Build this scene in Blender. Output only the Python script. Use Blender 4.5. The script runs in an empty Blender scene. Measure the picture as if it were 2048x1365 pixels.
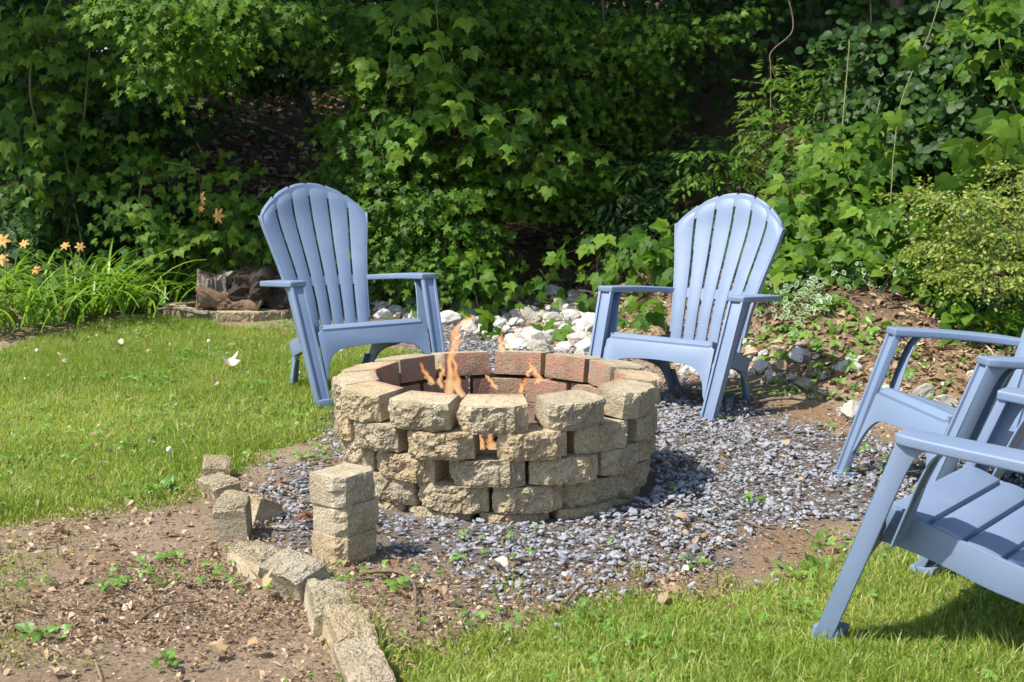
import bpy, bmesh, math, random
import numpy as np
from mathutils import Vector, Matrix
rad = math.radians
rng = np.random.default_rng(11)
random.seed(5)
scene = bpy.context.scene
col = scene.collection

# ------------------------------------------------------------------ camera, sky, sun, exposure
CAM_Z, PITCH, FPX = 1.2065, 8.548, 2770.9
camd = bpy.data.cameras.new('camera'); cam = bpy.data.objects.new('camera', camd); col.objects.link(cam)
cam.location = (0, 0, CAM_Z); cam.rotation_euler = (rad(90 - PITCH), 0, 0)
camd.sensor_width = 36; camd.lens = FPX / 2048 * 36; camd.clip_end = 500; camd.clip_start = .05
camd.dof.use_dof = True; camd.dof.focus_distance = 4.9; camd.dof.aperture_fstop = 9
scene.camera = cam
SUN_EL = 57
SUN_FROM = Vector((-.88, -.45, 0)).normalized()          # horizontal direction towards the sun
world = bpy.data.worlds.new('World'); scene.world = world; world.use_nodes = True
wn = world.node_tree.nodes; wl = world.node_tree.links
sky = wn.new('ShaderNodeTexSky'); sky.sky_type = 'NISHITA'; sky.sun_disc = False
sky.sun_elevation = rad(SUN_EL); sky.sun_rotation = math.atan2(SUN_FROM.x, SUN_FROM.y)
wl.new(sky.outputs[0], wn['Background'].inputs[0]); wn['Background'].inputs[1].default_value = .15
sd = bpy.data.lights.new('sun', 'SUN'); sun = bpy.data.objects.new('sun', sd); col.objects.link(sun)
sd.energy = 4.4; sd.angle = rad(.9); sd.color = (1, .955, .88)
sv = Vector((SUN_FROM.x * math.cos(rad(SUN_EL)), SUN_FROM.y * math.cos(rad(SUN_EL)), math.sin(rad(SUN_EL))))
sun.rotation_euler = sv.to_track_quat('Z', 'Y').to_euler(); sun.location = (-6, -4, 12)
scene.view_settings.view_transform = 'Standard'; scene.view_settings.look = 'None'
scene.view_settings.gamma = 1; scene.view_settings.use_curve_mapping = False
scene.view_settings.exposure = .80
cy = scene.cycles
cy.use_denoising = True
try: cy.denoiser = 'OPENIMAGEDENOISE'; cy.denoising_input_passes = 'RGB_ALBEDO_NORMAL'
except Exception: pass
cy.max_bounces = 7; cy.diffuse_bounces = 3; cy.glossy_bounces = 2; cy.transmission_bounces = 4; cy.transparent_max_bounces = 12
cy.use_adaptive_sampling = True; cy.adaptive_threshold = .012
cy.caustics_reflective = False; cy.caustics_refractive = False; cy.sample_clamp_indirect = 6

# ------------------------------------------------------------------ numpy helpers
_perm = np.random.default_rng(3).random(1 << 16)
def _h(ix, iy, iz):
    return _perm[((ix * 73856093) ^ (iy * 19349663) ^ (iz * 83492791)) & 65535]
def vnoise(P):
    P = np.asarray(P, float); i = np.floor(P).astype(np.int64); f = P - i; f = f * f * (3 - 2 * f)
    r = 0
    for dx in (0, 1):
        for dy in (0, 1):
            for dz in (0, 1):
                w = (f[..., 0] if dx else 1 - f[..., 0]) * (f[..., 1] if dy else 1 - f[..., 1]) * (f[..., 2] if dz else 1 - f[..., 2])
                r = r + w * _h(i[..., 0] + dx, i[..., 1] + dy, i[..., 2] + dz)
    return r
def fbm(P, o=3):
    P = np.asarray(P, float); s = 0; a = .5
    for k in range(o): s = s + a * (vnoise(P + 17.3 * k) - .5) * 2; P = P * 2.03; a *= .5
    return s
def n2(x, y, sc, o=3, z=0.): 
    x = np.asarray(x, float); y = np.asarray(y, float)
    return fbm(np.stack([x * sc, y * sc, np.full_like(x, z)], -1), o)
def sm(a, b, x):
    t = np.clip((x - a) / (b - a), 0, 1); return t * t * (3 - 2 * t)
def nrm(v): return v / np.maximum(np.linalg.norm(v, axis=-1, keepdims=True), 1e-9)
def inpoly(x, y, poly):
    poly = np.asarray(poly); r = np.zeros(np.shape(x), bool); n = len(poly)
    for i in range(n):
        x0, y0 = poly[i]; x1, y1 = poly[(i + 1) % n]
        if y0 == y1: continue
        r ^= ((y0 > y) != (y1 > y)) & (x < (x1 - x0) * (y - y0) / (y1 - y0) + x0)
    return r
def pdist(x, y, poly):       # signed distance to a polygon, + inside
    poly = np.asarray(poly, float); d = np.full(np.shape(x), 1e9)
    for i in range(len(poly)):
        a = poly[i]; b = poly[(i + 1) % len(poly)]; ab = b - a
        t = np.clip(((x - a[0]) * ab[0] + (y - a[1]) * ab[1]) / max(ab @ ab, 1e-9), 0, 1)
        d = np.minimum(d, np.hypot(x - a[0] - t * ab[0], y - a[1] - t * ab[1]))
    return np.where(inpoly(x, y, poly), d, -d)

# ------------------------------------------------------------------ terrain
FX = [-30, -6, -3.4, -2.9, -2.4, -1, 0, .5, 1.0, 1.45, 2.1, 3, 6, 30]
FY = [6.5, 6.8, 7.5, 8.4, 9.6, 9.5, 9.2, 8.7, 7.2, 6.2, 5.7, 5.3, 4.6, 3]
SX = [-30, -3, 0, 1, 2, 30]
SS = [.155, .155, .17, .24, .30, .34]
def H(x, y):
    x = np.asarray(x, float); y = np.asarray(y, float)
    d = (y - np.interp(x, FX, FY)); dd = np.where(d > 0, d, 0)
    h = np.interp(x, SX, SS) * (np.sqrt(dd * dd + .25) - .5)
    h = np.where(d > 0, h, 0)
    h = np.minimum(h, np.interp(x, [-1.5, 1.5], [1.72, 3.6]) + .06 * np.maximum(y - 20, 0)) + .02 * n2(x, y, 1.1) + .012 * n2(x, y, 5) * (1 + 1.5 * sm(0, .6, d)) 
    h += .10 * sm(.3, 1.5, d) * n2(x, y, 1.3, 3, 4.)
    return h
cp, sp_ = math.cos(rad(PITCH)), math.sin(rad(PITCH))
def ray(u, v):
    a = (u - 1024) / FPX; c = (682.5 - v) / FPX
    return np.array([a, cp + sp_ * c, -sp_ + cp * c])
def at(u, v, Y):             # the point at distance Y along +y seen in direction (u, v)
    r = ray(u, v); return np.array([0, 0, CAM_Z]) + r * (Y / r[1])
def G(u, v):                 # the ground point seen in direction (u, v)
    r = ray(u, v); t = 2.0
    for k in range(900):
        p = np.array([0, 0, CAM_Z]) + r * t
        if p[2] < float(H(p[0], p[1])): break
        t += .03 if t < 14 else .2
    lo, hi = t - .2, t
    for k in range(20):
        m = (lo + hi) / 2; p = np.array([0, 0, CAM_Z]) + r * m
        if p[2] < float(H(p[0], p[1])): hi = m
        else: lo = m
    p = np.array([0, 0, CAM_Z]) + r * hi; return p
def proj(P):
    x, y, z = P[..., 0], P[..., 1], P[..., 2] - CAM_Z
    d = y * cp - z * sp_; u = y * sp_ + z * cp
    d = np.where(np.abs(d) < 1e-6, 1e-6, d)
    return 1024 + FPX * x / d, 682.5 - FPX * u / d, d

# ------------------------------------------------------------------ mesh helpers
def link(name, me, mats=(), parent=None, loc=None, kind=None):
    for m in mats: me.materials.append(m)
    o = bpy.data.objects.new(name, me); col.objects.link(o)
    if parent is not None: o.parent = parent
    if loc is not None: o.location = loc
    if kind: o['kind'] = kind
    return o
def tag(o, label=None, cat=None, group=None, kind=None):
    if label: o['label'] = label
    if cat: o['category'] = cat
    if group: o['group'] = group
    if kind: o['kind'] = kind
    return o
def empty(name, loc, label, cat, group=None, rz=0):
    o = bpy.data.objects.new(name, None); col.objects.link(o); o.location = loc; o.rotation_euler = (0, 0, rz)
    o.empty_display_size = .1
    return tag(o, label, cat, group)
def np_mesh(name, V, T, tint=None, smooth=False, mi=None, extra=None):
    V = np.ascontiguousarray(V, np.float32); T = np.ascontiguousarray(T, np.int32)
    me = bpy.data.meshes.new(name)
    me.vertices.add(len(V)); me.vertices.foreach_set('co', V.ravel())
    me.loops.add(T.size); me.loops.foreach_set('vertex_index', T.ravel())
    me.polygons.add(len(T)); me.polygons.foreach_set('loop_start', np.arange(len(T), dtype=np.int32) * T.shape[1])
    if mi is not None: me.polygons.foreach_set('material_index', np.ascontiguousarray(mi, np.int32))
    me.polygons.foreach_set('use_smooth', np.full(len(T), smooth))
    me.update(calc_edges=True)
    if tint is not None:
        a = me.attributes.new('tint', 'FLOAT', 'POINT'); a.data.foreach_set('value', np.ascontiguousarray(tint, np.float32))
    for k, v in (extra or {}).items():
        a = me.attributes.new(k, 'FLOAT', 'POINT'); a.data.foreach_set('value', np.ascontiguousarray(v, np.float32))
    return me
class Acc:
    def __init__(s): s.V = []; s.T = []; s.C = []; s.M = []; s.n = 0
    def add(s, V, T, c=0., m=0):
        V = np.asarray(V, float); T = np.asarray(T, int)
        s.V.append(V); s.T.append(T + s.n); s.C.append(np.broadcast_to(c, (len(V),)).copy()); s.M.append(np.full(len(T), m)); s.n += len(V)
    def place(s, tpl, P, D, N, S, c, m=0):           # many copies of a template: tip direction D, normal N, size S
        V0, T0 = tpl; n = len(P)
        if n == 0: return
        D = nrm(D); X = nrm(np.cross(D, N)); N = np.cross(X, D)
        S = np.asarray(S).reshape(-1, 1, 1) if np.ndim(S) else S
        V = P[:, None, :] + S * (V0[None, :, 0:1] * X[:, None, :] + V0[None, :, 1:2] * D[:, None, :] + V0[None, :, 2:3] * N[:, None, :])
        T = T0[None] + (np.arange(n) * len(V0))[:, None, None] + s.n
        s.V.append(V.reshape(-1, 3)); s.T.append(T.reshape(-1, 3)); s.C.append(np.repeat(c, len(V0))); s.M.append(np.full(n * len(T0), m)); s.n += n * len(V0)
    def build(s, name, mats, parent=None, origin=None, smooth=False, kind=None):
        V = np.concatenate(s.V); T = np.concatenate(s.T)
        if origin is not None: V = V - np.asarray(origin)
        return link(name, np_mesh(name, V, T, np.concatenate(s.C), smooth, np.concatenate(s.M)), mats, parent, kind=kind)
def tube(pts, r, sides=6, cap=True):
    pts = np.asarray(pts, float); n = len(pts); r = np.broadcast_to(r, (n,))
    t = np.gradient(pts, axis=0); t = nrm(t)
    ref = np.array([0, 0, 1.]) if abs(t[:, 2]).mean() < .8 else np.array([1., 0, 0])
    a = nrm(np.cross(t, ref)); b = np.cross(t, a)
    an = np.linspace(0, 2 * np.pi, sides, endpoint=False)
    V = pts[:, None] + r[:, None, None] * (np.cos(an)[None, :, None] * a[:, None] + np.sin(an)[None, :, None] * b[:, None])
    T = []
    for i in range(n - 1):
        for j in range(sides):
            k = (j + 1) % sides; p, q, u, w = i * sides + j, i * sides + k, (i + 1) * sides + k, (i + 1) * sides + j
            T += [(p, q, u), (p, u, w)]
    if cap:
        for j in range(1, sides - 1): T += [(0, j + 1, j), ((n - 1) * sides, (n - 1) * sides + j, (n - 1) * sides + j + 1)]
    return V.reshape(-1, 3), np.array(T)

# ------------------------------------------------------------------ materials
def newmat(name):
    m = bpy.data.materials.new(name); m.use_nodes = True; nt = m.node_tree
    return m, nt, nt.nodes, nt.links, nt.nodes['Principled BSDF']
def ramp(ns, stops, interp='LINEAR'):
    r = ns.new('ShaderNodeValToRGB'); e = r.color_ramp.elements; r.color_ramp.interpolation = interp
    while len(e) < len(stops): e.new(.5)
    for i, (p, c) in enumerate(stops): e[i].position = p; e[i].color = (*c, 1)
    return r
def noise_n(ns, ls, scale, detail=4, rough=.6, coord=None, kind='ShaderNodeTexNoise'):
    n = ns.new(kind); n.inputs['Scale'].default_value = scale
    if 'Detail' in n.inputs and kind == 'ShaderNodeTexNoise': n.inputs['Detail'].default_value = detail; n.inputs['Roughness'].default_value = rough
    if coord is not None: ls.new(coord, n.inputs['Vector'])
    return n
def mth(ns, ls, op, a, b=None, clamp=False):
    n = ns.new('ShaderNodeMath'); n.operation = op; n.use_clamp = clamp
    for i, x in enumerate((a, b)):
        if x is None: continue
        if isinstance(x, (int, float)): n.inputs[i].default_value = x
        else: ls.new(x, n.inputs[i])
    return n.outputs[0]
def mixc(ns, ls, f, a, b, mode='MIX'):
    n = ns.new('ShaderNodeMix'); n.data_type = 'RGBA'; n.blend_type = mode
    for s, x in ((n.inputs[0], f), (n.inputs[6], a), (n.inputs[7], b)):
        if isinstance(x, (int, float)): s.default_value = x
        elif isinstance(x, tuple): s.default_value = (*x, 1)
        else: ls.new(x, s)
    return n.outputs[2]
def rnd_tint(ns, ls):
    a = ns.new('ShaderNodeAttribute'); a.attribute_name = 'tint'
    o = ns.new('ShaderNodeObjectInfo')
    return mth(ns, ls, 'FRACT', mth(ns, ls, 'ADD', a.outputs['Fac'], o.outputs['Random']))
def leaf_mat(name, stops, trans=.35, rough=.42, tcol=None, spec=.45):
    m, nt, ns, ls, b = newmat(name)
    r = ramp(ns, stops); ls.new(rnd_tint(ns, ls), r.inputs[0])
    tc = ns.new('ShaderNodeTexCoord'); nz = noise_n(ns, ls, 30, 2, .5, tc.outputs['Object'])
    c = mixc(ns, ls, .25, r.outputs[0], mixc(ns, ls, nz.outputs[0], r.outputs[0], (.02, .04, .01)))
    ls.new(c, b.inputs['Base Color']); b.inputs['Roughness'].default_value = rough; b.inputs['Specular IOR Level'].default_value = spec
    t = ns.new('ShaderNodeBsdfTranslucent'); g = ns.new('ShaderNodeMix'); g.data_type = 'RGBA'; g.blend_type = 'MULTIPLY'; g.inputs[0].default_value = 1
    ls.new(c, g.inputs[6]); g.inputs[7].default_value = (*(tcol or (1.5, 1.5, .5)), 1); ls.new(g.outputs[2], t.inputs[0])
    mx = ns.new('ShaderNodeMixShader'); mx.inputs[0].default_value = trans
    ls.new(b.outputs[0], mx.inputs[1]); ls.new(t.outputs[0], mx.inputs[2]); ls.new(mx.outputs[0], ns['Material Output'].inputs[0])
    return m
M = {}
M['maple'] = leaf_mat('maple_leaf', [(0, (.032, .090, .008)), (.5, (.066, .150, .010)), (.85, (.115, .215, .016)), (1, (.20, .31, .03))], .42, .5, None, .25)
M['kudzu'] = leaf_mat('kudzu_leaf', [(0, (.050, .13, .009)), (.5, (.090, .19, .014)), (1, (.19, .31, .028))], .42, .55, None, .25)
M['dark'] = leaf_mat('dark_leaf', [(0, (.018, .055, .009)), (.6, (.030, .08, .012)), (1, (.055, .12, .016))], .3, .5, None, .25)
M['privet'] = leaf_mat('privet_leaf', [(0, (.11, .19, .02)), (.5, (.19, .28, .03)), (1, (.36, .42, .07))], .4)
M['weed'] = leaf_mat('weed_leaf', [(0, (.10, .22, .03)), (.5, (.16, .32, .05)), (1, (.25, .42, .08))], .4)
M['vinca'] = leaf_mat('vinca_leaf', [(0, (.06, .15, .05)), (1, (.10, .21, .08))], .2)
M['vrim'] = leaf_mat('vinca_rim', [(0, (.42, .48, .28)), (1, (.55, .60, .40))], .3)
M['lily'] = leaf_mat('lily_leaf', [(0, (.12, .24, .02)), (.6, (.20, .36, .04)), (1, (.32, .48, .08))], .4, .35)
M['grass'] = leaf_mat('grass_blade', [(0, (.16, .27, .02)), (.45, (.32, .42, .06)), (.8, (.46, .53, .12)), (.93, (.58, .60, .22)), (1, (.60, .52, .28))], .45, .5, (1.3, 1.3, .6))
M['petal'] = leaf_mat('lily_petal', [(0, (.88, .42, .09)), (1, (.92, .56, .18))], .4, .5, (1.1, 1.0, .8))
M['white_petal'] = leaf_mat('white_petal', [(0, (.75, .75, .7)), (1, (.8, .8, .75))], .2)
M['litter'] = leaf_mat('litter', [(0, (.10, .060, .035)), (.3, (.23, .14, .08)), (.6, (.37, .25, .15)), (.85, (.50, .37, .24)), (.95, (.56, .44, .30)), (1, (.66, .58, .46))], .12, .7, (1, .8, .6), .2)
M['rust'] = leaf_mat('rust_leaf', [(0, (.22, .07, .025)), (.6, (.36, .14, .05)), (1, (.42, .24, .12))], .15, .6, (1, .7, .4), .3)
M['tan'] = leaf_mat('tan_leaf', [(0, (.48, .30, .16)), (1, (.55, .38, .22))], .25, .5, (1, .8, .5), .3)
M['pale'] = leaf_mat('pale_leaf', [(0, (.66, .60, .50)), (1, (.72, .68, .60))], .25, .5, (1, .9, .8), .3)
def bark(name, c1, c2, scale=14):
    m, nt, ns, ls, b = newmat(name)
    tc = ns.new('ShaderNodeTexCoord'); mp = ns.new('ShaderNodeMapping'); mp.inputs['Scale'].default_value = (1, 1, .22); ls.new(tc.outputs['Object'], mp.inputs[0])
    n = noise_n(ns, ls, scale, 6, .7, mp.outputs[0]); r = ramp(ns, [(.3, c1), (.7, c2)]); ls.new(n.outputs[0], r.inputs[0]); ls.new(r.outputs[0], b.inputs['Base Color'])
    b.inputs['Roughness'].default_value = .9
    bp = ns.new('ShaderNodeBump'); bp.inputs['Strength'].default_value = .8; bp.inputs['Distance'].default_value = .02; ls.new(n.outputs[0], bp.inputs['Height']); ls.new(bp.outputs[0], b.inputs['Normal'])
    return m
M['bark'] = bark('bark', (.035, .026, .018), (.13, .10, .07))
M['twig'] = bark('twig', (.10, .07, .04), (.26, .19, .12), 40)
M['vine_stem'] = bark('vine_stem', (.10, .12, .04), (.22, .22, .09), 30)
M['log'] = bark('log', (.04, .03, .022), (.40, .33, .26), 26)
M['char'] = bark('char', (.01, .01, .01), (.05, .045, .04), 20)

def concrete(name, red):
    m, nt, ns, ls, b = newmat(name)
    tc = ns.new('ShaderNodeTexCoord'); oi = ns.new('ShaderNodeObjectInfo')
    ad = ns.new('ShaderNodeVectorMath'); ad.operation = 'ADD'; sc = ns.new('ShaderNodeVectorMath'); sc.operation = 'SCALE'
    cmb = ns.new('ShaderNodeCombineXYZ'); ls.new(oi.outputs['Random'], cmb.inputs[0]); ls.new(oi.outputs['Random'], cmb.inputs[1]); ls.new(cmb.outputs[0], sc.inputs[0]); sc.inputs['Scale'].default_value = 9
    ls.new(tc.outputs['Object'], ad.inputs[0]); ls.new(sc.outputs[0], ad.inputs[1]); V = ad.outputs[0]
    big = noise_n(ns, ls, 9, 5, .6, V); fine = noise_n(ns, ls, 150, 3, .75, V); mid = noise_n(ns, ls, 55, 4, .75, V)
    r = ramp(ns, [(.25, (.25, .205, .135)), (.45, (.40, .335, .23)), (.6, (.49, .43, .315)), (.78, (.60, .54, .43))])
    ls.new(mth(ns, ls, 'ADD', mth(ns, ls, 'MULTIPLY', big.outputs[0], .55), mth(ns, ls, 'MULTIPLY', mid.outputs[0], .45)), r.inputs[0])
    # warmer and greyer blocks
    tone = ramp(ns, [(0, (.86, .84, .80)), (.35, (1, .97, .90)), (.7, (1.05, .95, .82)), (1, (.92, .93, .95))]); ls.new(oi.outputs['Random'], tone.inputs[0])
    c = mixc(ns, ls, 1., r.outputs[0], tone.outputs[0], 'MULTIPLY')
    sp = ramp(ns, [(.32, (.30, .26, .20)), (.46, (.95, .95, .95)), (.60, (1.05, 1.05, 1.05)), (.72, (1.5, 1.45, 1.35))]); ls.new(fine.outputs[0], sp.inputs[0])
    c = mixc(ns, ls, .8, c, sp.outputs[0], 'MULTIPLY')
    # dark olive lichen in the rough front
    li = noise_n(ns, ls, 16, 5, .75, V); lr = ramp(ns, [(.52, (0, 0, 0)), (.7, (1, 1, 1))]); ls.new(li.outputs[0], lr.inputs[0])
    sx = ns.new('ShaderNodeSeparateXYZ'); ls.new(tc.outputs['Object'], sx.inputs[0])
    front = ns.new('ShaderNodeMapRange'); ls.new(sx.outputs[1], front.inputs[0]); front.inputs[1].default_value = -.05; front.inputs[2].default_value = -.085
    c = mixc(ns, ls, mth(ns, ls, 'MULTIPLY', mth(ns, ls, 'MULTIPLY', lr.outputs[0], front.outputs[0]), .45), c, (.17, .15, .08))
    if red:
        mr = ns.new('ShaderNodeMapRange'); ls.new(mth(ns, ls, 'ADD', sx.outputs[1], mth(ns, ls, 'MULTIPLY', mth(ns, ls, 'SUBTRACT', big.outputs[0], .5), .14)), mr.inputs[0]); mr.inputs[1].default_value = .045; mr.inputs[2].default_value = .085
        rr = ramp(ns, [(.3, (.20, .095, .065)), (.55, (.37, .185, .125)), (.75, (.45, .26, .185))]); ls.new(big.outputs[0], rr.inputs[0])
        c = mixc(ns, ls, mth(ns, ls, 'MULTIPLY', mr.outputs[0], .92), c, rr.outputs[0])
        soot = noise_n(ns, ls, 7, 3, .5, V); s2 = ramp(ns, [(.5, (0, 0, 0)), (.7, (1, 1, 1))]); ls.new(soot.outputs[0], s2.inputs[0])
        c = mixc(ns, ls, mth(ns, ls, 'MULTIPLY', mth(ns, ls, 'MULTIPLY', s2.outputs[0], mr.outputs[0]), .7), c, (.035, .025, .025))
    ls.new(c, b.inputs['Base Color']); b.inputs['Roughness'].default_value = .95; b.inputs['Specular IOR Level'].default_value = .2
    vo = ns.new('ShaderNodeTexVoronoi'); vo.inputs['Scale'].default_value = 130; ls.new(V, vo.inputs['Vector'])
    FR = front.outputs[0]
    h1 = mth(ns, ls, 'MULTIPLY', mth(ns, ls, 'SUBTRACT', 1, vo.outputs['Distance']), mth(ns, ls, 'ADD', mth(ns, ls, 'MULTIPLY', FR, .45), .10))
    h2 = mth(ns, ls, 'MULTIPLY', fine.outputs[0], .3)
    h3 = mth(ns, ls, 'MULTIPLY', mid.outputs[0], mth(ns, ls, 'ADD', mth(ns, ls, 'MULTIPLY', FR, 1.1), .25))
    hh = mth(ns, ls, 'ADD', h1, mth(ns, ls, 'ADD', h2, h3))
    bp = ns.new('ShaderNodeBump'); bp.inputs['Strength'].default_value = 1; bp.inputs['Distance'].default_value = .015; ls.new(hh, bp.inputs['Height']); ls.new(bp.outputs[0], b.inputs['Normal'])
    return m
M['concrete'] = concrete('concrete_tan', False); M['concrete_red'] = concrete('concrete_burnt', True)
def rockmat(name, stops, scale, rough=.85):
    m, nt, ns, ls, b = newmat(name)
    tc = ns.new('ShaderNodeTexCoord'); n = noise_n(ns, ls, scale, 5, .7, tc.outputs['Object'])
    t = rnd_tint(ns, ls)
    r = ramp(ns, stops); ls.new(mth(ns, ls, 'ADD', mth(ns, ls, 'MULTIPLY', t, .6), mth(ns, ls, 'MULTIPLY', n.outputs[0], .45)), r.inputs[0])
    ls.new(r.outputs[0], b.inputs['Base Color']); b.inputs['Roughness'].default_value = rough
    bp = ns.new('ShaderNodeBump'); bp.inputs['Strength'].default_value = .6; bp.inputs['Distance'].default_value = .01; ls.new(n.outputs[0], bp.inputs['Height']); ls.new(bp.outputs[0], b.inputs['Normal'])
    return m
M['gravel'] = rockmat('gravel', [(.1, (.12, .12, .125)), (.32, (.19, .193, .205)), (.52, (.245, .25, .265)), (.72, (.305, .31, .325)), (.9, (.37, .345, .305)), (1, (.50, .48, .43))], 60, .55)
M['white_rock'] = rockmat('white_rock', [(.12, (.17, .14, .09)), (.3, (.36, .325, .26)), (.55, (.54, .51, .455)), (1, (.65, .63, .58))], 18)
M['rotten'] = rockmat('rotten_wood', [(.25, (.022, .014, .009)), (.45, (.075, .046, .028)), (.65, (.18, .115, .068)), (.95, (.32, .23, .15))], 34, .95)
def plastic():
    m, nt, ns, ls, b = newmat('blue_resin')
    tc = ns.new('ShaderNodeTexCoord'); n = noise_n(ns, ls, 6, 4, .6, tc.outputs['Object'])
    mp = ns.new('ShaderNodeMapping'); mp.inputs['Scale'].default_value = (1, 12, 40); ls.new(tc.outputs['Object'], mp.inputs[0])
    g = noise_n(ns, ls, 9, 3, .6, mp.outputs[0])
    c = mixc(ns, ls, n.outputs[0], (.150, .203, .302), (.185, .245, .340))
    d = noise_n(ns, ls, 3.2, 5, .75, tc.outputs['Object']); dr = ramp(ns, [(.55, (0, 0, 0)), (.75, (1, 1, 1))]); ls.new(d.outputs[0], dr.inputs[0])
    c = mixc(ns, ls, mth(ns, ls, 'MULTIPLY', dr.outputs[0], .5), c, (.29, .31, .36))
    ls.new(c, b.inputs['Base Color'])
    rr = ns.new('ShaderNodeMapRange'); ls.new(d.outputs[0], rr.inputs[0]); rr.inputs[3].default_value = .38; rr.inputs[4].default_value = .62; ls.new(rr.outputs[0], b.inputs['Roughness'])
    b.inputs['Specular IOR Level'].default_value = .4
    bp = ns.new('ShaderNodeBump'); bp.inputs['Strength'].default_value = .35; bp.inputs['Distance'].default_value = .0016
    ls.new(g.outputs[0], bp.inputs['Height']); ls.new(bp.outputs[0], b.inputs['Normal'])
    return m
M['blue'] = plastic()
def groundmat():
    m, nt, ns, ls, b = newmat('ground_soil')
    tc = ns.new('ShaderNodeTexCoord'); V = tc.outputs['Object']
    a = noise_n(ns, ls, 1.6, 6, .65, V); f = noise_n(ns, ls, 60, 6, .8, V); g = noise_n(ns, ls, 9, 4, .6, V)
    r = ramp(ns, [(.28, (.20, .13, .085)), (.43, (.38, .27, .175)), (.57, (.50, .375, .26)), (.75, (.62, .49, .36))])
    ls.new(mth(ns, ls, 'ADD', mth(ns, ls, 'MULTIPLY', f.outputs[0], .55), mth(ns, ls, 'MULTIPLY', a.outputs[0], .45)), r.inputs[0])
    at_l = ns.new('ShaderNodeAttribute'); at_l.attribute_name = 'lawn'
    at_g = ns.new('ShaderNodeAttribute'); at_g.attribute_name = 'gravel'
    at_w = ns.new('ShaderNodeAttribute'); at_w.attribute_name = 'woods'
    at_c = ns.new('ShaderNodeAttribute'); at_c.attribute_name = 'clay'
    th = mixc(ns, ls, g.outputs[0], (.13, .19, .03), (.26, .32, .07))
    c = mixc(ns, ls, at_l.outputs['Fac'], r.outputs[0], th)
    c = mixc(ns, ls, mth(ns, ls, 'MULTIPLY', at_c.outputs['Fac'], .7), c, mixc(ns, ls, f.outputs[0], (.26, .13, .06), (.52, .33, .18)))
    c = mixc(ns, ls, mth(ns, ls, 'MULTIPLY', at_g.outputs['Fac'], .75), c, mixc(ns, ls, f.outputs[0], (.11, .10, .09), (.28, .25, .23)))
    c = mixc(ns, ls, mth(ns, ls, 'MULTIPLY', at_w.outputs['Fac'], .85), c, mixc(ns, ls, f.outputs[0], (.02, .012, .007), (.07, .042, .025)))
    ls.new(c, b.inputs['Base Color']); b.inputs['Roughness'].default_value = .97; b.inputs['Specular IOR Level'].default_value = .15
    bp = ns.new('ShaderNodeBump'); bp.inputs['Strength'].default_value = 1; bp.inputs['Distance'].default_value = .03; ls.new(f.outputs[0], bp.inputs['Height']); ls.new(bp.outputs[0], b.inputs['Normal'])
    return m
M['ground'] = groundmat()

# ------------------------------------------------------------------ ground zones (outlines seen in the photograph, laid on the ground)
def gpoly(pts): return [tuple(G(u, v)[:2]) for u, v in pts]
LAWN1 = gpoly([(-260, 730), (-40, 712), (120, 668), (230, 640), (350, 628), (480, 652), (600, 655), (760, 690), (860, 700), (860, 760), (700, 800), (668, 838), (640, 875), (520, 905), (440, 960), (405, 985), (290, 1010), (150, 1035), (0, 1058), (-300, 1090)])
LAWN2 = gpoly([(700, 1500), (740, 1365), (800, 1305), (900, 1270), (1060, 1240), (1250, 1205), (1440, 1190), (1560, 1165), (1700, 1120), (1800, 1085), (1950, 1060), (2300, 1040), (2500, 1500)])
GRAV = gpoly([(470, 965), (560, 935), (640, 930), (670, 800), (780, 700), (870, 655), (960, 640), (1080, 690), (1200, 700), (1330, 745), (1480, 790), (1640, 850), (1760, 880), (2100, 930), (2300, 970), (2000, 1030), (1800, 1030), (1650, 1050), (1530, 1060), (1480, 1100), (1340, 1150), (1230, 1160), (1120, 1190), (960, 1185), (850, 1155), (780, 1110), (640, 1110), (560, 1105), (520, 1060), (500, 1010)])
GRAV2 = gpoly([(490, 975), (600, 945), (650, 960), (650, 1100), (560, 1090), (520, 1040)])
FOOT = list(zip(FX, FY))
PIT = np.array([-.055, 4.745]); 
def zones(x, y):
    w = .10 * n2(x, y, 3.2) + .06 * n2(x, y, 11)
    l = np.maximum(sm(-.06, .16, pdist(x, y, LAWN1) + w), sm(-.10, .24, pdist(x, y, LAWN2) + 1.3 * w))
    g = sm(-.09, .14, pdist(x, y, GRAV) + w * 1.6)
    wd = sm(-.1, .7, y - np.interp(x, FX, FY) + w)
    return l, g, wd
def axis(a, b, lo, hi, step, grow=1.22):
    m = list(np.arange(a, b + 1e-6, step)); s = step; v = a; L = []
    while v > lo: s *= grow; v -= s; L.append(v)
    s = step; v = b; R = []
    while v < hi: s *= grow; v += s; R.append(v)
    return np.array(L[::-1] + m + R)
gx = axis(-3.6, 4.0, -160, 160, .05); gy = axis(2.4, 11.0, -60, 240, .05)
X, Y = np.meshgrid(gx, gy, indexing='ij'); x = X.ravel(); y = Y.ravel()
z = H(x, y); near = (np.abs(x) < 5) & (y > 2) & (y < 12)
z = z + np.where(near, .006 * n2(x, y, 22, 2), 0)
dp = np.hypot(x - PIT[0], y - PIT[1])
l, g, wd = zones(x, y)
z = z - .008
clay = np.clip(sm(.1, .5, n2(x, y, 2.3, 3, 9.)) + sm(.0, .25, pdist(x, y, gpoly([(1840, 700), (2048, 700), (2048, 800), (1930, 800), (1850, 780)])) + .1) + sm(0, .1, pdist(x, y, gpoly([(1230, 1120), (1400, 1090), (1440, 1150), (1250, 1190)]))), 0, 1)
nx, ny = len(gx), len(gy)
I = np.arange(nx * ny).reshape(nx, ny)
Q = np.stack([I[:-1, :-1], I[1:, :-1], I[1:, 1:], I[:-1, 1:]], -1).reshape(-1, 4)
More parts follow.
